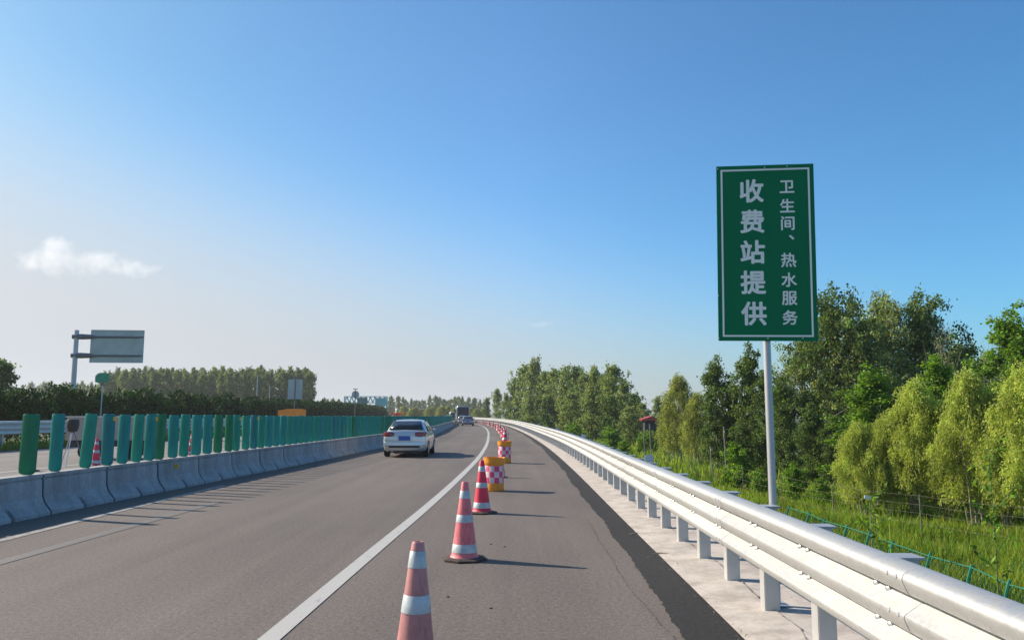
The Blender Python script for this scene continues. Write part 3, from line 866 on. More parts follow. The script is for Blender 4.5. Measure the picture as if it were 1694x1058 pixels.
# ------------------------------------------------------------------ across the barrier
SIGNBACK = M('sign_back_grey', (.40, .47, .47), .5, .25, .12, 1.2)
ARM = M('dark_bracket_steel', (.16, .17, .20), .5, .5, .1, 4)
p = at(121, 640, 54)
SB = thing('cantilever_sign', "large grey sign board seen from behind on two arms of a leaning pale pole", 'road sign', (p.x, 54, 0), R(6))
m = MB(); m.tube([(0, 0, 0), (0, 0, 4), (0, 0, 7.45)], [.19, .17, .15], 14); m.build('pole', POLE, SB, True)
for z in (7.0, 5.7):
    m = MB(); m.tube([(-.25, 0, z), (.35, 0, z), (.95, 0, z), (1.3, 0, z), (4.2, 0, z)], [.16, .20, .17, .07, .06], 10); m.build('arm', ARM, SB, True)
m = MB(); m.box((2.68, -.10 + .2, 6.36), (3.55, .06, 2.28)); pn = m.build('board', SIGNBACK, SB, bev=.02)
for z in (7.02, 5.72):
    s_ = MB(); s_.box((2.68, .055, z), (3.5, .05, .10)); s_.build('stiffener', ARM, pn)
for c, d in (((2.68, .06, 7.47), (3.5, .03, .05)), ((2.68, .06, 5.25), (3.5, .03, .05))):
    s_ = MB(); s_.box(c, d); s_.build('board_edge', POLE, pn)
KMG = M('marker_green', (.01, .30, .17), .4, 0, .1, 3)
p = at(168, 640, 49)
km = thing('marker_sign', "small bright green marker plate on a thin pale post before the hedge", 'marker sign', (p.x, 49, 0))
z0 = at(0, 632, 49).z
m = MB(); m.loft([[(x, y, z0 + z) for x, z in ((-.42, .08), (-.36, 0), (.42, -.02), (.44, .50), (.36, .56), (-.22, .58), (-.42, .40))] for y in (-.05, .05)]); m.build('plate', KMG, km, bev=.02)
m = MB(); m.tube([(0, .08, 0), (0, .08, 2), (.03, .08, z0 + .3)], [.045, .045, .04], 8); m.build('post', POLE, km, True)
m = MB(); m.box((.0, .06, z0 - .12), (.14, .1, .2)); m.build('bracket', ARM, km)
def backsign(px, pt, pb, w, Y, rnd, label, topcol):
    zt, zb = at(px, pt, Y).z, at(px, pb, Y).z
    x = at(px, 650, Y).x
    t = thing('sign_back', label, 'road sign', (x, Y, 0))
    m = MB()
    if rnd: m.tube([(0, 0, (zt + zb) / 2), (0, .05, (zt + zb) / 2)], [(zt - zb) / 2] * 2, 28)
    else: m.box((0, .02, (zt + zb) / 2), (w, .05, zt - zb))
    m.build('board', SIGNBACK, t, bev=.01)
    m = MB(); m.tube([(0, -.07, 0), (0, -.07, zt + .2)], [.07, .065], 10); m.build('post', ARM, t, True)
    m = MB(); m.box((0, -.07, zt + .28), (w * .55, .12, .10)); m.build('warning_lamp', topcol, t, bev=.02)
backsign(488, 627, 660, 1.65, 90, False, "grey rectangular sign seen from behind, standing before the right end of the poplar grove", ARM)
backsign(588, 646, 658.5, 1.3, 120, True, "round grey sign seen from behind with a reddish lamp on top", M('lamp_red', (.30, .05, .06), .4))
# gantry
GT = M('gantry_teal', (.10, .46, .52), .5, .1, .1, 2)
GW = M('gantry_white', (.55, .62, .66), .5, .1, .1, 2)
gx0, gx1, gy = at(570, 660, 250).x, at(640, 660, 250).x, 250
gt = thing('overhead_gantry', "distant teal lattice gantry spanning the far carriageway with a dark green board", 'gantry', ((gx0 + gx1) / 2, gy, 0))
hw = (gx1 - gx0) / 2; zt, zb = 1.68 + 29 * 250 / 1300, 1.68 + 19 * 250 / 1300
for s in (-1, 1):
    m = MB(); m.tube([(s * hw, 0, 0), (s * hw, 0, zt)], .28, 8); m.build('column', GT if s > 0 else GW, gt)
m = MB()
for yy in (-.5, .5):
    for z in (zt, zb): m.tube([(-hw, yy, z), (hw, yy, z)], .13, 6)
    n = 9
    for k in range(n):
        a, b = -hw + 2 * hw * k / n, -hw + 2 * hw * (k + 1) / n
        m.tube([(a, yy, zb), ((a + b) / 2, yy, zt)], .10, 5); m.tube([((a + b) / 2, yy, zt), (b, yy, zb)], .10, 5)
m.build('truss', GT, gt)
m = MB(); m.box((-.9, -.8, zb - .1), (3.2, .15, 3.4)); m.build('sign_board', M('board_dark_teal', (.01, .16, .17), .5), gt)
m = MB(); m.box((-hw * .55, -.7, zb - .35), (hw * .8, .1, .7)); m.build('walkway', GW, gt)
m = MB(); m.box((hw * .72, -.75, zb + .2), (hw * .5, .12, 2.6)); m.build('sign_board', GT, gt)
# slim lamp poles
for px, pt, Y, lab in ((425, 622, 108, "slim white pole rising from the hedge before the poplar grove, the taller one"), (446, 640, 125, "short slim white pole rising from the hedge, right of the taller one"), (199, 648, 75, "short white pole just above the hedge, right of the green marker")):
    t = thing('slim_pole', lab, 'pole', (at(px, 650, Y).x, Y, 0)); zt = at(px, pt, Y).z
    m = MB(); m.tube([(0, 0, 0), (0, 0, zt)], [.07, .045], 8); m.build('shaft', GALV, t, True)
    m = MB(); m.box((0, 0, zt + .05), (.14, .14, .1)); m.build('cap', GALVP, t)
# orange board
OR = M('board_orange', (.80, .27, .03), .5, 0, .12, 3)
x0, x1 = at(460, 680, 55).x, at(506, 680, 55).x
ob = thing('orange_board', "long orange warning board whose top shows above the panels before the hedge", 'warning board', ((x0 + x1) / 2, 55, 0))
w = x1 - x0; zc = at(480, 677, 55).z
m = MB(); m.loft([[(x, y, z) for x, z in ((-w/2, zc - .55), (w/2, zc - .55), (w/2, zc - .02), (w*.42, zc + .02), (w*.2, zc + .06), (-w*.2, zc + .05), (-w*.3, zc - .02), (-w/2, zc - .04))] for y in (-.05, .05)]); m.build('board', OR, ob, bev=.01)
for s in (-1, 1):
    m = MB(); m.tube([(s * w * .35, .08, .02), (s * w * .35, .08, zc - .1)], .03, 8); m.box((s * w * .35, .08, .015), (.08, .7, .03)); m.build('leg', GALVP, ob)
# pale brown site board on a dark low base
BR = M('board_brown', (.40, .34, .29), .7, 0, .2, 1.5)
x0, x1 = at(112, 700, 30).x, at(245, 700, 30).x
sb = thing('site_trailer', "pale brown panelled trailer with a dark low chassis behind the green panels", 'trailer', ((x0 + x1) / 2, 30, 0), R(4))
w = x1 - x0
m = MB(); m.box((0, .5, 1.14), (w, 1.0, .86)); m.build('side_panel', BR, sb, bev=.02)
m = MB(); m.box((0, .5, 1.59), (w + .06, 1.06, .045)); m.build('top_edge', GALV, sb)
m = MB(); m.box((0, .5, .58), (w * .96, .9, .22)); m.build('chassis', BLACK, sb)
for s in (-.25, .25):
    for yy in (.1, .9):
        m = MB(); m.tube([(s * w, yy - .1, .30), (s * w, yy + .1, .30)], [.29, .29], 18); m.build('wheel', RUBBER, sb, True)
# lamp on a tripod
p = at(121, 700, 26)
tp = thing('work_lamp', "black round work lamp on a thin white tripod, between two teal panels", 'work lamp', (p.x, 26, 0), .3)
hd = MB(); hd.lathe([(.02, 1.08), (.14, 1.13), (.185, 1.28), (.19, 1.46), (.165, 1.52), (.02, 1.53)], 16); hd.build('lamp_head', BLACK, tp, True)
for k in range(3):
    a = k * 2.094 + .4
    m = MB(); m.tube([(.04 * math.cos(a), .04 * math.sin(a), 1.12), (.42 * math.cos(a), .42 * math.sin(a), .01)], .016, 6); m.build('leg', GALV if k else ARM, tp)
# traffic cones on the far carriageway
for px, pb, lab, mat_ in ((158, 770.5, "red and white traffic cone on the opposite carriageway, seen between two panels", 'a'), (316, 754, "pink sliver of a traffic cone behind the panels, right of the more visible one", 'b'), (49, 779, "traffic cone on the opposite carriageway, mostly hidden by the leftmost green panel", 'c')):
    o = copy_tree(c3); q = gnd(px, pb)
    o.location = (q[0], q[1], .002); o.rotation_euler = (0, 0, .4)
    tag(o, lab, 'traffic cone', 'traffic cones beyond the barrier')
# far shoulder guardrail
FG = thing('far_guardrail', "grey ridged guardrail at the far left edge, before the dark hedge", 'guardrail')
fx = lambda y: HEDGE(y) + 2.6
def far_ring(y):
    f = [(fx(y) - x, y, .80 + (z - .48) * 1.35) for x, z in prof]
    return f + [(x - .01, yy, z) for x, yy, z in f[::-1]]
yy = 18
while yy < 130:
    m = MB(); m.loft([far_ring(yy), far_ring(yy + 2), far_ring(yy + 4)]); m.build('beam', GALV, FG, True)
    m = MB(); m.box((fx(yy) - .2, yy, .66), (.14, .14, 1.4)); m.build('post', GALVP, FG); yy += 4
# dummy flagger in an orange vest
def figure():
    p = at(657, 690, 62); zt = at(657, 677, 62).z
    root = thing('person', "figure in an orange-red jacket and pale helmet showing above the far panels, arms spread", 'person', (p.x, 62, 0), R(10))
    sk = [(0, 0, .95), (0, 0, 1.2), (0, 0, 1.42), (0, 0, 1.52), (0, -.01, 1.68), (-.10, 0, .9), (-.11, .0, .5), (-.12, .02, .07), (.10, 0, .9), (.11, 0, .5), (.12, .02, .07), (-.19, 0, 1.42), (-.36, 0, 1.38), (-.46, -.06, 1.60), (.19, 0, 1.42), (.36, 0, 1.36), (.47, -.05, 1.56), (-.12, -.12, .04), (.12, -.12, .04), (-.48, -.07, 1.70), (.50, -.06, 1.66)]
    ed = [(0, 1), (1, 2), (2, 3), (3, 4), (0, 5), (5, 6), (6, 7), (0, 8), (8, 9), (9, 10), (2, 11), (11, 12), (12, 13), (2, 14), (14, 15), (15, 16), (7, 17), (10, 18), (13, 19), (16, 20)]
    rad = [.15, .15, .17, .06, .10, .09, .065, .05, .09, .065, .05, .075, .055, .04, .075, .055, .04, .04, .04, .035, .035]
    me = bpy.data.meshes.new('body'); me.from_pydata(sk, ed, []); o = bpy.data.objects.new('body', me); COL.objects.link(o); o.parent = root
    md = o.modifiers.new('s', 'SKIN'); sv = me.skin_vertices[0].data
    for i, r_ in enumerate(rad): sv[i].radius = (r_, r_ * (.75 if i < 3 else 1))
    sv[0].use_root = True
    o.modifiers.new('u', 'SUBSURF').levels = 2; o.modifiers['u'].render_levels = 2
    me.materials.append(M('dark_trousers', (.05, .06, .1), .8))
    dg = bpy.context.evaluated_depsgraph_get(); dg.update()
    m2 = bpy.data.meshes.new_from_object(o.evaluated_get(dg)); bpy.data.objects.remove(o)
    vest = M('vest_orange', (.75, .11, .06), .7); skin = M('skin', (.45, .28, .2), .6)
    m2.materials.clear()
    for mt in (bpy.data.materials['dark_trousers'], vest, skin): m2.materials.append(mt)
    for pl in m2.polygons:
        c = pl.center; pl.material_index = 1 if (.86 < c.z < 1.50 or (abs(c.x) > .2 and c.z > 1.3 and abs(c.x) < .58)) else (2 if c.z > 1.3 else 0); pl.use_smooth = True
    b = bpy.data.objects.new('body', m2); COL.objects.link(b); b.parent = root
    h = MB(); h.lathe([(.15, 1.70), (.135, 1.71), (.125, 1.78), (.08, 1.83), (.01, 1.85)], 16); h.build('helmet', M('helmet_pale', (.7, .66, .6), .4), root, True)
    st = MB(); st.lathe([(.205, 1.17), (.21, 1.18), (.21, 1.23), (.205, 1.24)], 18, cap=False); so = st.build('reflective_stripe', BAND, root, True); so.scale = (.80, .62, 1)
    # stands on a low dark plinth
    pz = zt - 1.75
    for c in list(root.children): c.location.z = pz
    pl = thing('plinth', "low dark platform under the figure in the orange-red jacket", 'platform', (p.x, 62, 0))
    m = MB(); m.loft([[(x * s, y * s, z) for x, y in ((-.5, -.4), (.5, -.4), (.5, .4), (-.5, .4))] for z, s in ((0, 1), (pz * .8, .95), (pz, .9))]); m.build('platform_body', BLACK, pl)
    m = MB(); m.box((0, 0, pz * .5), (1.02, .82, .04)); m.build('platform_rim', GALVP, pl)
    print('plinth', pz)
figure()

# ------------------------------------------------------------------ vegetation
def quads(P, D, Nn, L, Wd, rng, tint):
    """leaf-shaped quads: P base points, D axis, Nn side direction"""
    n = len(P)
    L = np.broadcast_to(np.asarray(L, float), (n,))[:, None]; Wd = np.broadcast_to(np.asarray(Wd, float), (n,))[:, None]
    S = np.cross(D, Nn); S /= np.linalg.norm(S, axis=1, keepdims=True) + 1e-9
    V = np.stack([P, P + D * L * .45 + S * Wd * .5, P + D * L, P + D * L * .45 - S * Wd * .5], 1).reshape(-1, 3)
    F = np.arange(n * 4).reshape(n, 4)
    return V, F, np.repeat(tint, 4, 0)
def unit(v): return v / (np.linalg.norm(v, axis=-1, keepdims=True) + 1e-9)
def tints(rng, n, clump=None, spread=.30, yellow=.25):
    b = rng.normal(1, spread, (n, 1)).clip(.4, 1.8)
    if clump is not None: b = b * clump[:, None]
    y = rng.uniform(-1, 1, (n, 1)) * yellow
    return np.concatenate([b * (1 + y), b, b * (1 - y * .6)], 1)
def trunk_mesh(m, rng, H, r0, lean=.02, n=7, wob=.03):
    pts = []; x = y = 0
    for i in range(n):
        t = i / (n - 1); pts.append((x, y, H * t - .05)); x += rng.normal(lean, wob) * H / n; y += rng.normal(0, wob) * H / n
    m.tube(pts, [r0 * (1 - .88 * i / (n - 1)) for i in range(n)], 7)
    return np.array(pts)
def poplar(name, seed, H, Rm, zb, nl, leaves, leaf, mat, bark, per=10, shape=.5, twig=0, spread=.30, ragged=.17, sg=.085):
    """broad-leaved tree: trunk, limbs that rise, leaf clumps along them; sky shows between the clumps"""
    rng = np.random.default_rng(seed); root = thing(name, None, None)
    m = MB(); tp = trunk_mesh(m, rng, H * .94, max(.05, H * .016), 0)
    def tp_at(z): return np.array([np.interp(z, tp[:, 2], tp[:, 0]), np.interp(z, tp[:, 2], tp[:, 1]), z])
    C = []; cw = []
    for i in range(nl):
        t = (i + rng.uniform(0, 1)) / nl
        z = H * (zb + (1 - zb) * t * .96)
        prof_ = math.sin(math.pi * min(1, max(.02, (t * .86 + .14))) ** shape) ** .7
        Lr = Rm * prof_ * rng.uniform(.55, 1.15)
        a = i * 2.399 + rng.uniform(-.5, .5)
        rise = rng.uniform(.45, 1.0)
        p0 = tp_at(z * .93); p1 = p0 + np.array([math.cos(a) * Lr, math.sin(a) * Lr, Lr * rise])
        p1[2] = min(p1[2], H * rng.uniform(.97, 1.03)); pm = (p0 + p1) / 2 + np.array([0, 0, -.06 * Lr])
        rr = max(.012, H * .004 * (1 - t * .6)); m.tube([p0, pm, p1], [rr, rr * .7, rr * .3], 5)
        for k in range(per):
            u = rng.uniform(.25, 1.08); q = p0 * (1 - u) + p1 * u + rng.normal(0, Rm * ragged, 3) * (.4 + u * .8)
            C.append(q); cw.append(rng.uniform(.78, 1.25))
    for k in range(5): C.append(tp_at(H * rng.uniform(.86, 1.0)) + rng.normal(0, Rm * .10, 3)); cw.append(1.1)
    C = np.array(C); cw = np.array(cw)
    if twig:
        for k in range(twig):
            q = C[rng.integers(len(C))]; d = unit(np.array([rng.normal(0, .35), rng.normal(0, .35), 1.0])); m.tube([q - d * .3, q + d * rng.uniform(.4, 1.3)], [.014, .004], 4)
    m.build('trunk', bark, root, True)
    idx = rng.integers(0, len(C), leaves)
    sig = Rm * sg
    P = C[idx] + rng.normal(0, sig, (leaves, 3)) * np.array([1, 1, .85])
    P[:, 2] = np.maximum(P[:, 2], .12 * H * zb + .05)
    D = unit(rng.normal(0, 1, (leaves, 3)) + np.array([0, 0, -.35])); Nn = unit(rng.normal(0, 1, (leaves, 3)))
    V, F, T = quads(P, D, Nn, leaf * rng.uniform(.7, 1.3, leaves), leaf * .8 * rng.uniform(.7, 1.2, leaves), rng, tints(rng, leaves, cw[idx], spread))
    np_mesh('crown', V, F, mat, root, T); freeze(root); return root
def willow(name, seed, H, Rm, strands, per, leaf, mat, bark, nb=60):
    """many slender stems whose feathery sprays arch over and hang to near the ground"""
    rng = np.random.default_rng(seed); root = thing(name, None, None)
    m = MB(); tops = []
    for k in range(9):
        a = rng.uniform(0, 6.28); b = np.array([math.cos(a), math.sin(a), 0]) * rng.uniform(.05, .45) * Rm * .6
        hh = H * rng.uniform(.6, .92); top = b * 2.0 + np.array([rng.normal(0, .2), rng.normal(0, .2), hh])
        m.tube([b + np.array([0, 0, -.1]), (b + top) / 2 + rng.normal(0, .06, 3), top], [.045, .032, .012], 6); tops.append(top)
    m.build('trunk', bark, root, True)
    # plumes: short feathery sprays set in tufts over an upright oval crown
    L0 = []
    for k in range(nb):
        t = ((k + .5) / nb) ** .9; z = H * (.20 + .76 * t); a = k * 2.399 + rng.uniform(-.5, .5)
        r = Rm * (math.sin(math.pi * min(1, .30 + .70 * t) ** 1.15) ** .75) * rng.uniform(.62, 1.08) * (1 if k % 4 else .45)
        L0.append((math.cos(a) * r, math.sin(a) * r, z + rng.normal(0, H * .02), rng.uniform(.72, 1.28)))
    L0.append((0, 0, H * .96, 1.1)); L0 = np.array(L0)
    li = rng.integers(0, len(L0), strands)
    O = L0[li, :3] + rng.normal(0, 1, (strands, 3)) * np.array([.13, .13, .12]) * Rm
    out = unit(np.concatenate([O[:, :2] + rng.normal(0, Rm * .40, (strands, 2)), np.zeros((strands, 1))], 1))
    Ls = rng.uniform(.4, 1.0, strands) * Rm * .30
    t = np.linspace(0.02, 1, per)
    tt = t[None, :, None]
    up = rng.uniform(.25, .95, (strands, 1, 1))
    path = O[:, None, :] + out[:, None, :] * Ls[:, None, None] * (tt * .8) + np.array([0, 0, 1.0]) * Ls[:, None, None] * (up * tt - 1.0 * tt ** 2)
    dirv = unit(out[:, None, :] * .8 + np.array([0, 0, 1.0]) * (up - 2.0 * tt))
    P = path.reshape(-1, 3) + rng.normal(0, leaf * .25, (strands * per, 3)); D = unit(dirv.reshape(-1, 3) + rng.normal(0, .5, (strands * per, 3)))
    keep = P[:, 2] > H * (.13 + .05 * np.sin(P[:, 0] * 5) * np.cos(P[:, 1] * 4)); P = P[keep]; D = D[keep]
    Nn = unit(rng.normal(0, 1, P.shape))
    n = len(P)
    T = tints(rng, n, np.repeat(L0[li, 3] * rng.uniform(.8, 1.2, strands), per)[keep], .22, .16)
    V, F, T = quads(P, D, Nn, leaf * rng.uniform(.7, 1.3, n), leaf * .30 * rng.uniform(.8, 1.2, n), rng, T)
    np_mesh('crown', V, F, mat, root, T); freeze(root); return root

LF_DARK = leafmat('poplar_leaf', (.105, .165, .044), .40)
LF_GREY = leafmat('greygreen_leaf', (.225, .28, .10), .40)
LF_BRIGHT = leafmat('bright_leaf', (.145, .26, .026), .45)
LF_WILLOW = leafmat('willow_leaf', (.37, .43, .10), .45)
LF_WILLOW2 = leafmat('olive_willow_leaf', (.27, .30, .085), .45)
LF_HEDGE = leafmat('hedge_leaf', (.022, .062, .012), .2, .06)
LF_FAR = leafmat('far_leaf', (.15, .19, .07), .4)
LF_GRASS = leafmat('grass_blade', (.15, .232, .030), .5)

proto = {}
def proto_at(k, o): proto[k] = [o, False]; o.location = (0, -80, -30); return o
for i in range(3): proto_at(('P', i), poplar('poplar_tree', 20 + i, 10, 1.9, .06, 34, 11000, .20, LF_DARK, BARKD, 7, .8, 3, .34, .15, .10))
for i in range(3): proto_at(('B', i), poplar('broadleaf_tree', 30 + i, 10, 3.0, .08, 50, 17000, .17, LF_GREY if i != 1 else LF_DARK, BARK, 6, .85, 22, .38, .19, .07))
for i in range(2): proto_at(('G', i), poplar('young_tree', 40 + i, 7, 1.15, .10, 28, 16000, .105, LF_BRIGHT, BARK, 8, .6, 2))
for i in range(4): proto_at(('W', i), willow('willow_tree', 50 + i, 5, 1.5, 4600, 9, .13, LF_WILLOW, BARK))
for i in range(2): proto_at(('V', i), willow('willow_tree', 60 + i, 7, 1.8, 2400, 9, .20, LF_WILLOW2, BARK))
for i in range(3): proto_at(('M', i), poplar('broadleaf_tree', 70 + i, 10, 2.3, .05, 30, 5600, .30, LF_GREY if i else LF_DARK, BARKD, 6, .8, 10, .40, .16, .09))
for i in range(2): proto_at(('S', i), poplar('shrub', 80 + i, 3, 1.2, .02, 16, 3600, .16, LF_BRIGHT, BARK, 8, .5))
for i in range(3): proto_at(('F', i), poplar('poplar_tree', 90 + i, 15, 2.4, .08, 26, 2300, .55, LF_FAR, BARKD, 8, 1.3, 4, .3, .14, .10))
for i in range(1): proto_at(('D', i), poplar('bare_tree', 97, 8, 1.3, .30, 22, 260, .12, LF_GREY, BARK, 3, .6, 60))
PH = {'P': 10, 'B': 10, 'G': 7, 'W': 5, 'V': 7, 'M': 10, 'S': 3, 'F': 15, 'D': 8}
cnt = {}
def tree(kind, px, d, top, label, cat='tree', group=None, wide=1.0, name=None):
    """stands at photo column px, d metres ahead, its tip at photo row top"""
    nv = sum(1 for k in proto if k[0] == kind); i = cnt.get(kind, 0); cnt[kind] = i + 1
    e = proto[(kind, i % nv)]
    o = e[0] if not e[1] else copy_tree(e[0]); e[1] = True
    x = at(px, HORIZON, d).x; zt = at(px, top, d).z; z0 = gz(x, d)
    o.location = (x, d, z0 - .05); s = (zt - z0) / PH[kind]
    o.scale = (s * wide, s * wide, s); o.rotation_euler = (0, 0, rt.uniform(0, 6.28))
    return tag(o, label, cat, group)
rt = random.Random(9)
# right of the sign: willows in front, poplars behind
for px, d, top, w, lab in (
    (1418, 29, 700, .72, "short pale willow at the left end of the near row, below a bright green tree"),
    (1462, 28.5, 690, .62, "low feathery yellow-green willow below the first tall one of the near row"),
    (1512, 28, 632, .62, "tall yellowish willow in the near row, just right of the bright green narrow tree"),
    (1556, 27.5, 668, .62, "yellow-green willow in the near row, standing below a thin bare stem"),
    (1604, 26, 618, .66, "tall feathery willow of the near row, below the bare grey branches"),
    (1652, 25.5, 655, .62, "lush yellow-green willow second from the right edge of the photo"),
    (1700, 24, 610, .70, "large yellow-green willow cut off by the right edge of the photo"),
    (1480, 33, 690, .8, "pale willow mostly hidden behind the front row of willows"),
    (1745, 26, 640, .9, "willow just outside the right edge, only its sprays showing")):
    tree('W', px, d, top, lab, 'willow', 'feathery willows along the wire fence', w)
for px, d, top, w, lab in (
    (1124, 58, 622, .80, "olive yellow willow at the left end of the right-hand trees, beside the red roof"),
    (1154, 55, 650, .8, "olive willow between the leftmost willow and the dark poplars"),
    (1112, 63, 668, .7, "low olive willow just right of the red roofed shed")):
    tree('V', px, d, top, lab, 'willow', 'olive willows left of the dark poplars', w)
for px, d, top, w, lab in (
    (1184, 50, 588, .85, "dark narrow poplar with a pointed tip, leftmost of the dark poplars left of the sign"),
    (1212, 50, 628, .9, "shorter dark poplar between the two pointed ones left of the sign pole"),
    (1243, 48, 572, .85, "dark pointed poplar just left of the sign pole, tip below the board"),
    (1268, 46, 612, .9, "dark poplar directly behind the sign pole"),
    (1296, 44, 622, .9, "dark leafy poplar just right of the sign pole"),
    (1340, 40, 668, 1.2, "low dark broad-leaved tree below the big grey-green one, right of the sign pole"),
    (1372, 39, 690, 1.1, "low deep shadowed tree beside the left end of the near willows"),
    (1226, 46, 690, 1.0, "low leafy poplar at the foot of the dark row, left of the sign pole")):
    tree('P', px, d, top, lab, 'poplar', 'dark poplars around the sign pole', w)
for px, d, top, w, lab in (
    (1330, 46, 560, .80, "grey-green tree below the lower right corner of the green sign"),
    (1382, 45, 484, .85, "tall grey-green tree with thin twigs just right of the sign board"),
    (1424, 44, 520, .7, "grey-green tree filling in between the two tallest right of the sign"),
    (1468, 46, 488, .80, "tall rounded tree, second tallest peak right of the sign"),
    (1532, 46, 490, .75, "tall dark tree with a bare branch reaching right above the willows"),
    (1582, 48, 560, .8, "dark tree sloping lower, behind the bare grey branches"),
    (1640, 50, 585, .8, "dark low tree behind the bare branches near the right edge")):
    tree('B', px, d, top, lab, 'tree', 'tall trees behind the willows', w)
for px, d, top, w, lab in (
    (1446, 32, 600, 1.7, "narrow bright green young tree rising between the dark tree and the willows"),
    (1548, 33, 585, 1.3, "bright green young tree top showing above the middle willows"),
    (1688, 32, 500, 1.15, "tall bright green tree at the right edge of the photo above the willows"),
    (1716, 34, 540, 1.1, "bright green tree beyond the right edge, its branches touching the frame")):
    tree('G', px, d, top, lab, 'tree', 'bright green young trees', w)
for px, d, top, lab in ((1640, 40, 568, "nearly bare grey branching tree between the dark trees and the bright green one"), (1560, 40, 545, "thin leafless tree standing behind the middle willows")):
    tree('D', px, d, top, lab, 'tree', None, .8)
# middle clump beyond the guardrail bend
for px, d, top, w in ((806, 185, 655, .8), (822, 178, 640, .75), (838, 170, 650, .8), (852, 160, 622, .8), (868, 150, 598, .85), (884, 142, 592, .8), (902, 138, 610, .9), (918, 132, 604, .9), (936, 126, 606, .85), (952, 122, 600, .9), (968, 118, 612, .85), (984, 112, 606, .9), (1000, 106, 612, .85), (1016, 100, 597, .8), (1034, 96, 628, .9), (1050, 92, 645, .95), (1062, 90, 662, .9),
    (876, 136, 655, 1), (908, 120, 650, 1.1), (944, 110, 645, 1.1), (978, 101, 640, 1.1), (1012, 92, 650, 1.1), (1040, 86, 668, 1.1)):
    back = top < 640 or px < 850
    if px == 884: lab = "tallest grey-green tree at the left shoulder of the middle clump beyond the guardrail bend"
    elif px == 1016: lab = "tall tree at the right end of the middle clump, sticking up beyond its neighbours"
    elif px == 1062: lab = "low dark tree at the right foot of the middle clump, next to the red roof"
    elif px == 806: lab = "small tree at the left tail of the middle clump, right of the coach"
    else: lab = "one of the close-set grey-green trees in the middle clump beyond the bend" if back else "lower bushy tree along the front of the middle clump beyond the bend"
    tree('M', px, d, top, lab, 'tree', 'trees of the middle clump' if back else 'front trees of the middle clump', w)
tree('M', 1088, 130, 655, "small dark lone tree showing between the middle clump and the olive willows", 'tree')
for px, d, top, w, lab in ((905, 96, 706, 1.4, "low yellow-green shrub in front of the middle clump, leftmost of three"), (948, 84, 700, 1.4, "bright shrub in front of the middle clump, middle of three"), (1012, 72, 708, 1.3, "bright bushy shrub behind the guardrail delineators, rightmost of three"), (870, 118, 700, 1.6, "small shrub behind the far guardrail bend"),
    (1216, 38, 735, 1.0, "bright green leafy shrub at the foot of the dark poplars, left of the sign pole"), (1252, 36, 775, .9, "small bright shrub close to the sign pole's left side"), (1310, 33, 770, 1.0, "leafy shrub in the grass right of the sign pole"), (1352, 31, 790, 1.0, "low shrub in the grass left of the first near willow"), (1030, 62, 728, 1.2, "small bright shrub in the grass left of the thin poles"), (1070, 72, 712, 1.5, "leafy shrub directly in front of the red roofed shed")):
    tree('S', px, d, top, lab, 'shrub', None, w)
# left: hazy poplar grove, tree at the edge, far rows
ng = 0
for row, (d, n) in enumerate(((205, 24), (213, 24), (221, 22))):
    for k in range(n):
        px = 172 + (508 - 172) * (k + rt.uniform(-.3, .3)) / (n - 1)
        top = 606 + rt.uniform(-4, 4) + (4 if row == 0 else 0) + (4 if px < 190 else 0)
        tree('F', px, d + rt.uniform(-2, 2), top, "hazy green poplar packed among its equals in the dense grove beyond the dark hedge", 'poplar', 'poplars of the hazy grove', .82)
tree('M', -4, 62, 588, "grey-brown tree cut off by the left edge of the photo, above the hedge", 'tree', None, 1.1)
for px0, px1, d, n, t0, t1, lab, g in ((15, 175, 420, 26, 628, 640, "tiny poplar in the pale far row at left, below the cantilever sign", 'far row of trees at left'), (512, 566, 330, 8, 655, 668, "tiny tree in the far gap between the grove and the teal gantry", 'far trees left of the gantry'),
    (642, 800, 390, 34, 652, 664, "distant pale poplar in the hazy row behind the coach and the silver car", 'distant poplars behind the coach')):
    for k in range(n):
        tree('F', px0 + (px1 - px0) * (k + rt.uniform(-.4, .4)) / (n - 1), d + rt.uniform(-14, 14), rt.uniform(t0, t1), lab, 'poplar', g, .9)
for k in range(14):
    tree('V', 668 + 130 * (k + rt.uniform(-.3, .3)) / 13, 255 + rt.uniform(-10, 10), rt.uniform(670, 677), "small yellow-green willow in the low sunlit row before the distant poplars", 'willow', 'low willows before the distant poplars', 1.5)
for e in proto.values():
    assert e[1]

# hedge: one clipped mass of dark evergreen
def hedge():
    rng = np.random.default_rng(5); n = 210000
    y = 14 + 226 * rng.uniform(0, 1, n) ** 1.7
    hx = np.array([HEDGE(v) for v in np.linspace(0, 260, 261)]); X = np.interp(y, np.arange(261), hx)
    lump = 1 + .10 * np.sin(y * 1.9) + .08 * np.sin(y * .77 + 2) + .06 * np.sin(y * 4.3)
    u = rng.uniform(-1, 1, n); h = 2.95 * lump * (1 - .22 * u ** 2) * rng.uniform(0, 1, n) ** .45 
    h += rng.normal(0, .10, n)
    P = np.stack([X - .9 + u * 1.3 * (1 + .12 * np.sin(y * 2.7)), y, np.maximum(h, .05)], 1)
    D = unit(rng.normal(0, 1, (n, 3)) + np.array([.2, 0, .7])); Nn = unit(rng.normal(0, 1, (n, 3)))
    s = .10 + .0022 * y
    V, F, T = quads(P, D, Nn, s * rng.uniform(.8, 1.6, n), s * .6 * rng.uniform(.7, 1.2, n), rng, tints(rng, n, .8 + .35 * np.sin(y * 1.9 + u) ** 2, .3))
    o = np_mesh('hedge', V, F, LF_HEDGE, None, T)
    tag(o, "long dark evergreen hedge running behind the green panels on the far side of the motorway", 'hedge')
hedge()
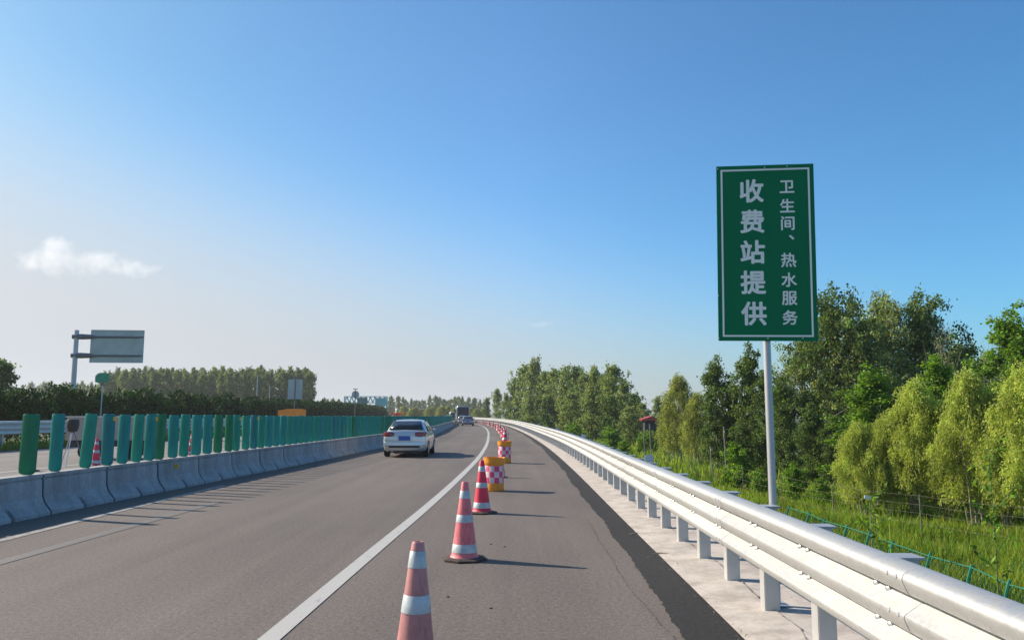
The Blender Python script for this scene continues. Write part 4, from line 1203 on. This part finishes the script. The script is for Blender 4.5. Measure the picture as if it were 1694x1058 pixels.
# grass on the embankment and in the field
def grass():
    rng = np.random.default_rng(6)
    def patch(n, y0, y1, pw, o0, o1, h0, h1, w, seed):
        y = y0 + (y1 - y0) * rng.uniform(0, 1, n) ** pw
        off = rng.uniform(o0, o1, n) if np.isscalar(o0) else o0
        tuft = rng.uniform(0, 1, n)
        rx = np.interp(y, np.arange(261), np.array([RAIL(v) for v in range(261)]))
        k = np.floor(off * 1.7) * 37.7 + np.floor(y * 1.4) * 11.3
        off = off + .22 * np.sin(k * 3.1 + tuft * 6); y = y + .22 * np.cos(k * 1.7 + tuft * 6)
        x = rx + off
        t = ((off - .75) / 4.45).clip(0, 1); z = -.02 - 1.98 * (t * t * (3 - 2 * t) * .5 + t * .5)
        patchy = .55 + .5 * np.sin(x * .9 + 1.3 * np.sin(y * .5)) ** 2 + .3 * np.sin(y * 1.3 + x) 
        H = rng.uniform(h0, h1, n) * patchy.clip(.4, 1.4) * (.5 + .5 * ((off - .6) / 1.2).clip(0, 1)); Wd = w * rng.uniform(.7, 1.4, n) * (1 + y / 25)
        a = rng.uniform(0, 6.28, n); b = rng.uniform(0, 6.28, n); bend = rng.uniform(.1, .6, n) * H
        S = np.stack([np.cos(a), np.sin(a), np.zeros(n)], 1) * Wd[:, None] * .5
        P = np.stack([x, y, z - .03], 1); Bd = np.stack([np.cos(b), np.sin(b), np.zeros(n)], 1) * bend[:, None]
        up = np.array([0, 0, 1.0])
        mid = P + up * H[:, None] * .55 + Bd * .3; tip = P + up * H[:, None] + Bd
        V = np.stack([P - S, P + S, mid - S * .7, mid + S * .7, tip], 1).reshape(-1, 3)
        i = np.arange(n)[:, None] * 5
        F = np.concatenate([i + np.array([[0, 1, 3]]), i + np.array([[0, 3, 2]]), i + np.array([[2, 3, 4]])], 1).reshape(-1, 3)
        dry = (rng.uniform(0, 1, n) < .14 + .26 * np.sin(x * .8 + y * .5) ** 4)
        T = tints(rng, n, .75 + .4 * patchy, .22, .22); T[dry] *= np.array([1.7, 1.15, 1.3])
        return V, F, np.repeat(T, 5, 0)
    parts = [patch(90000, 1.5, 26, 1.0, .95, 7, .06, .24, .010, 1), patch(110000, 8, 40, 1.0, 4, 17, .14, .42, .012, 2), patch(80000, 24, 120, 1.6, 1.0, 24, .15, .5, .022, 3), patch(7000, 10, 34, 1.0, 7.5, 17, .35, .8, .013, 4), patch(6000, 40, 120, 1.0, 7.5, 20, .4, .9, .04, 5)]
    V = []; F = []; T = []; k = 0
    for v, f, t in parts: V.append(v); F.append(f + k); T.append(t); k += len(v)
    o = np_mesh('grass', np.concatenate(V), np.concatenate(F), LF_GRASS, None, np.concatenate(T))
    tag(o, "tall green and straw-coloured grass on the bank behind the guardrail", 'grass', None, 'stuff')
    # low dry verge grass across the motorway
    n = 30000; y = 14 + 120 * rng.uniform(0, 1, n) ** 1.5; hx = np.interp(y, np.arange(261), np.array([HEDGE(v) for v in range(261)]))
    P = np.stack([hx + rng.uniform(.6, 3.4, n), y, np.zeros(n)], 1); D = unit(rng.normal(0, .5, (n, 3)) + np.array([0, 0, 1.0])); Nn = unit(rng.normal(0, 1, (n, 3)))
    V, F, T = quads(P, D, Nn, rng.uniform(.15, .5, n), .03 + .0006 * y, rng, tints(rng, n, None, .25, .2))
    tag(np_mesh('verge_grass', V, F, LF_GRASS, None, T), "rough green grass at the foot of the dark hedge", 'grass', None, 'stuff')
grass()
# saplings standing just behind the rail
STEMG = M('green_stem', (.12, .17, .05), .8)
def sapling(label, px, d, top, seed):
    rng = np.random.default_rng(seed); x = at(px, HORIZON, d).x; z0 = gz(x, d); zt = at(px, top, d).z; H = zt - z0
    root = thing('sapling', label, 'sapling', (x, d, z0)); m = MB()
    m.tube([(0, 0, -.05), (.02, 0, H * .5), (.03, .02, H)], [.008, .006, .003], 6); P = []
    for k in range(9):
        z = H * (.35 + .06 * k); a = k * 2.4; e = np.array([math.cos(a) * .22, math.sin(a) * .22, z + .22]); m.tube([(.01, 0, z), e], [.005, .002], 4)
        for q in range(7): P.append(np.array([.01, 0, z]) * (1 - q / 6) + e * q / 6)
    m.build('stem', STEMG, root)
    P = np.repeat(np.array(P), 2, 0) + rng.normal(0, .02, (len(P) * 2, 3)); n = len(P)
    V, F, T = quads(P, unit(rng.normal(0, 1, (n, 3)) + np.array([0, 0, .4])), unit(rng.normal(0, 1, (n, 3))), .09, .03, rng, tints(rng, n))
    np_mesh('leaves', V, F, LF_BRIGHT, root, T)
sapling("slender sapling with few leaves rising behind the green mesh fence at right", 1628, 7.6, 700, 1)
sapling("thin twiggy sapling left of the more leafy one, behind the rail", 1436, 10.5, 800, 2)

# ------------------------------------------------------------------ fences and small things on the right
GF = thing('mesh_fence', "low green wire mesh fence with leaning posts running behind the guardrail at right", 'mesh fence')
GFM = M('fence_green', (.008, .15, .085), .45, .1, .15, 6)
fpt = [gnd(px, py, -.16) for px, py in ((1310, 838), (1338, 848), (1368, 859), (1398, 870), (1442, 881), (1489, 897), (1541, 916), (1605, 937), (1678, 962), (1770, 995), (1890, 1040))]
fpt = [(5.55 + .05 * math.sin(i * 2.1), y) for i, (x, y) in enumerate(fpt)]
for i, (x, y) in enumerate(fpt):
    z = gz(x, y)
    m = MB(); m.tube([(x - .22, y, z - .1), (x - .05, y, -.30), (x + .02, y + .02, -.14)], .020, 6); m.build('post', GFM, GF, True)
for z in (-.18, -.72):
    m = MB(); m.tube([(x - (.0 if z > -.3 else .15), y, z + .012 * math.sin(i * 3)) for i, (x, y) in enumerate(fpt)], .009, 5); m.build('rail_wire', GFM, GF)
m = MB()
for i in range(len(fpt) - 1):
    (x0, y0), (x1, y1) = fpt[i], fpt[i + 1]
    n = max(5, int(abs(y1 - y0) / .09))
    for k in range(n):
        for s in (1, -1):
            a = k / n; b = (k + 4 * s) / n
            pa = (x0 + (x1 - x0) * a - .15, y0 + (y1 - y0) * a, -.78); pb = (x0 + (x1 - x0) * b, y0 + (y1 - y0) * b, -.18)
            m.tube([pa, pb], .0035, 3, False)
o = m.build('mesh', GFM, GF)
WF = thing('wire_fence', "thin wire fence on slim grey posts in front of the willows and poplars", 'wire fence')
WP = M('weathered_post', (.20, .185, .16), .9, 0, .25, 5)
wpts = [(15.5, 15), (14.6, 18), (13.4, 21), (12.2, 24), (11.0, 27.5), (10.6, 31.5), (10.4, 36), (10.3, 41), (10.4, 47), (10.6, 54), (10.8, 62)]
for x, y in wpts:
    z = gz(x, y); m = MB(); m.tube([(x, y, z - .1), (x, y, z + 1.3)], .013, 6); m.build('post', WP, WF)
for h in (.45, .75, 1.0, 1.26):
    m = MB()
    q = []
    for i in range(len(wpts) - 1):
        for t in (0, .5): 
            x = wpts[i][0] * (1 - t) + wpts[i+1][0] * t; y = wpts[i][1] * (1 - t) + wpts[i+1][1] * t; q.append((x, y, gz(x, y) + h - (.04 if t else 0)))
    m.tube(q, .0028, 4); m.build('wire', WP, WF)
for px, pt, d, lab, r_ in ((1198, 705, 44, "tall slim grey pole in front of the dark poplars, the brighter of two", .055), (1175, 738, 45, "shorter slim pole left of the bright one before the dark poplars", .045), (1075, 700, 66, "thin leaning wooden pole in front of the red roofed shed", .06), (1065, 715, 67, "thin pole just left of the leaning one before the red roofed shed", .05)):
    x = at(px, HORIZON, d).x; z0 = gz(x, d); zt = at(px, pt, d).z
    t = thing('slim_pole', lab, 'pole', (x, d, z0)); m = MB(); m.tube([(.05, 0, -.1), (0, 0, (zt - z0) * .5), (-.04, 0, zt - z0)], [r_, r_ * .9, r_ * .8], 8); m.build('shaft', WP, t, True)
    m = MB(); m.box((-.03, -.06, (zt - z0) * .9), (.05, .05, .12)); m.build('insulator', GALVP, t)
x = at(1431, HORIZON, 20).x; z0 = gz(x, 20); zt = at(1431, 822, 20).z
t = thing('marker_stake', "thin stake with a small white plate standing in the grass before the willows", 'stake', (x, 20, z0))
m = MB(); m.tube([(0, 0, -.1), (0, 0, zt - z0)], .012, 6); m.build('stake', BARK, t)
m = MB(); m.box((-.05, -.015, zt - z0), (.16, .012, .085), Matrix.Rotation(.2, 3, 'Y')); m.build('plate', SIGNW, t)
d = 84; x = at(1071, HORIZON, d).x; z0 = gz(x, d)
sh = thing('shed', "small dark shed with a red roof half hidden behind the olive willow", 'shed', (x, d, z0))
zr = at(1076, 689, d).z - z0
m = MB(); m.box((.2, 0, zr * .45), (1.3, 2.0, zr * .9)); m.build('wall', M('shed_wall', (.03, .03, .035), .8), sh)
m = MB(); m.loft([[(-.75, y, zr * .88), (1.2, y, zr * .88), (1.15, y, zr * .92), (.25, y, zr * 1.02), (-.85, y, zr * .92)] for y in (-1.3, 1.3)]); m.build('roof', M('roof_red', (.42, .06, .06), .6), sh)
m = MB(); m.box((.1, -1.01, zr * .40), (.7, .03, zr * .7)); m.build('door', M('shed_door', (.05, .045, .045), .7), sh)
# litter and dry leaves on the verge
for k, (px, py) in enumerate(((1092, 917), (1048, 884))):
    q = gnd(px, py); m = MB(); m.tube([(-.09, 0, .01), (0, .01, .014), (.10, -.01, .01)], [.006, .008, .004], 5)
    o = m.build('straw_stalk', M('straw', (.5, .42, .30), .9), None); o.location = (q[0], q[1], .008); o.rotation_euler.z = k * .8
    tag(o, ("pale dry stalk lying on the dark strip, nearer one", "pale dry stalk lying by the concrete edge, farther one")[k], 'stalk')
rl = np.random.default_rng(3); n = 420
y = 4.5 + 20 * rl.uniform(0, 1, n) ** 1.6; cx = np.array([CONC(v) for v in y]); x = cx + rl.normal(.0, .05, n) + np.where(rl.uniform(0, 1, n) < .3, rl.uniform(0, .8, n), 0)
P = np.stack([x, y, np.full(n, .040)], 1); D = unit(np.stack([rl.normal(0, 1, n), rl.normal(0, 1, n), rl.normal(.1, .1, n)], 1)); 
V, F, T = quads(P, D, np.tile([[0.05, 0.05, 1.0]], (n, 1)), rl.uniform(.015, .06, n), rl.uniform(.004, .012, n), rl, tints(rl, n))
tag(np_mesh('dry_litter', V, F, leafmat('litter_leaf', (.30, .22, .13), .1), None, T), "dry leaf bits scattered along the concrete edge", 'litter', None, 'stuff')
for k, (px, py) in enumerate(((812, 900), (741, 987), (835, 904), (812, 1006))):
    q = gnd(px, py); m = MB(); m.lathe([(.005, 0), (.022, .004), (.020, .014), (.006, .020)], 7); o = m.build('pebble', RUBBER, None, True); o.location = (q[0], q[1], .001); o.scale = (.7, .5, .5)
    tag(o, "small dark pebble lying on the shoulder asphalt near the cones", 'pebble', 'dark pebbles on the shoulder')
# ------------------------------------------------------------------ clouds
def cloud(name, label, px, py, Y, lobes, dens, size, seed):
    c = at(px, py, Y)
    m = MB(); sx, sy, sz = size; n = 20
    m.lathe([(max(.02, math.cos(a)), math.sin(a)) for a in [R(-88 + 176 * k / 12) for k in range(13)]], n)
    mt = bpy.data.materials.new(name); mt.use_nodes = True; nt = mt.node_tree; nt.nodes.clear()
    out = nt.nodes.new('ShaderNodeOutputMaterial'); pv = nt.nodes.new('ShaderNodeVolumePrincipled'); nt.links.new(pv.outputs[0], out.inputs['Volume'])
    pv.inputs['Color'].default_value = (1, 1, 1, 1); pv.inputs['Anisotropy'].default_value = .2
    tc = nt.nodes.new('ShaderNodeTexCoord')
    geo = nt.nodes.new('ShaderNodeMapping'); nt.links.new(tc.outputs['Object'], geo.inputs[0]); geo.inputs['Scale'].default_value = size
    nz = nt.nodes.new('ShaderNodeTexNoise'); nz.inputs['Scale'].default_value = .021; nz.inputs['Detail'].default_value = 5; nz.inputs['Roughness'].default_value = .62; nt.links.new(geo.outputs[0], nz.inputs['Vector'])
    acc = None
    for (lx, lz, rx, rz, wgt) in lobes:
        mp = nt.nodes.new('ShaderNodeMapping'); nt.links.new(geo.outputs[0], mp.inputs[0])
        mp.inputs['Scale'].default_value = (1 / rx, 1 / (sy * .8), 1 / rz); mp.inputs['Location'].default_value = (-lx / rx, 0, -lz / rz)
        ln = nt.nodes.new('ShaderNodeVectorMath'); ln.operation = 'LENGTH'; nt.links.new(mp.outputs[0], ln.inputs[0])
        mr = nt.nodes.new('ShaderNodeMath'); mr.operation = 'MULTIPLY_ADD'; mr.inputs[1].default_value = -wgt; mr.inputs[2].default_value = wgt; nt.links.new(ln.outputs['Value'], mr.inputs[0])
        if acc is None: acc = mr.outputs[0]
        else:
            mx = nt.nodes.new('ShaderNodeMath'); mx.operation = 'MAXIMUM'; nt.links.new(acc, mx.inputs[0]); nt.links.new(mr.outputs[0], mx.inputs[1]); acc = mx.outputs[0]
    a = nt.nodes.new('ShaderNodeMath'); a.operation = 'MULTIPLY_ADD'; a.inputs[1].default_value = 1.8; a.inputs[2].default_value = -.93; nt.links.new(nz.outputs['Fac'], a.inputs[0])
    b = nt.nodes.new('ShaderNodeMath'); b.operation = 'ADD'; nt.links.new(acc, b.inputs[0]); nt.links.new(a.outputs[0], b.inputs[1])
    d_ = nt.nodes.new('ShaderNodeMath'); d_.operation = 'MULTIPLY'; d_.inputs[1].default_value = dens; d_.use_clamp = False; nt.links.new(b.outputs[0], d_.inputs[0])
    e = nt.nodes.new('ShaderNodeMath'); e.operation = 'MAXIMUM'; e.inputs[1].default_value = 0; nt.links.new(d_.outputs[0], e.inputs[0]); nt.links.new(e.outputs[0], pv.inputs['Density'])
    o = m.build(name, mt); o.location = c; o.scale = size
    tag(o, label, 'cloud')
cloud('cloud', "single small white puffy cloud low in the left of the sky", 142, 430, 2600, [(-95, 5, 95, 62, .8), (-105, 48, 45, 45, .75), (30, -12, 120, 40, .7), (140, -28, 85, 28, .6), (-180, -5, 45, 35, .6), (195, -38, 60, 22, .5)], .017, (275, 70, 90), 1)
cloud('cloud_wisp', "faint tiny wisp of cloud in the middle of the sky above the bend", 897, 536, 2600, [(0, 0, 50, 12, .42)], .012, (60, 30, 20), 2)

# ------------------------------------------------------------------ summer haze
def haze():
    m = MB(); m.box((0, 260, 9.5), (1300, 1300, 25)); mt = bpy.data.materials.new('haze_air'); mt.use_nodes = True
    nt = mt.node_tree; nt.nodes.clear(); out = nt.nodes.new('ShaderNodeOutputMaterial'); pv = nt.nodes.new('ShaderNodeVolumePrincipled')
    pv.inputs['Color'].default_value = (.88, .93, 1, 1); pv.inputs['Density'].default_value = HAZE_DENSITY; pv.inputs['Anisotropy'].default_value = .3
    nt.links.new(pv.outputs[0], out.inputs['Volume'])
    o = m.build('haze', mt); o['kind'] = 'stuff'
HAZE_DENSITY = .0003
haze()
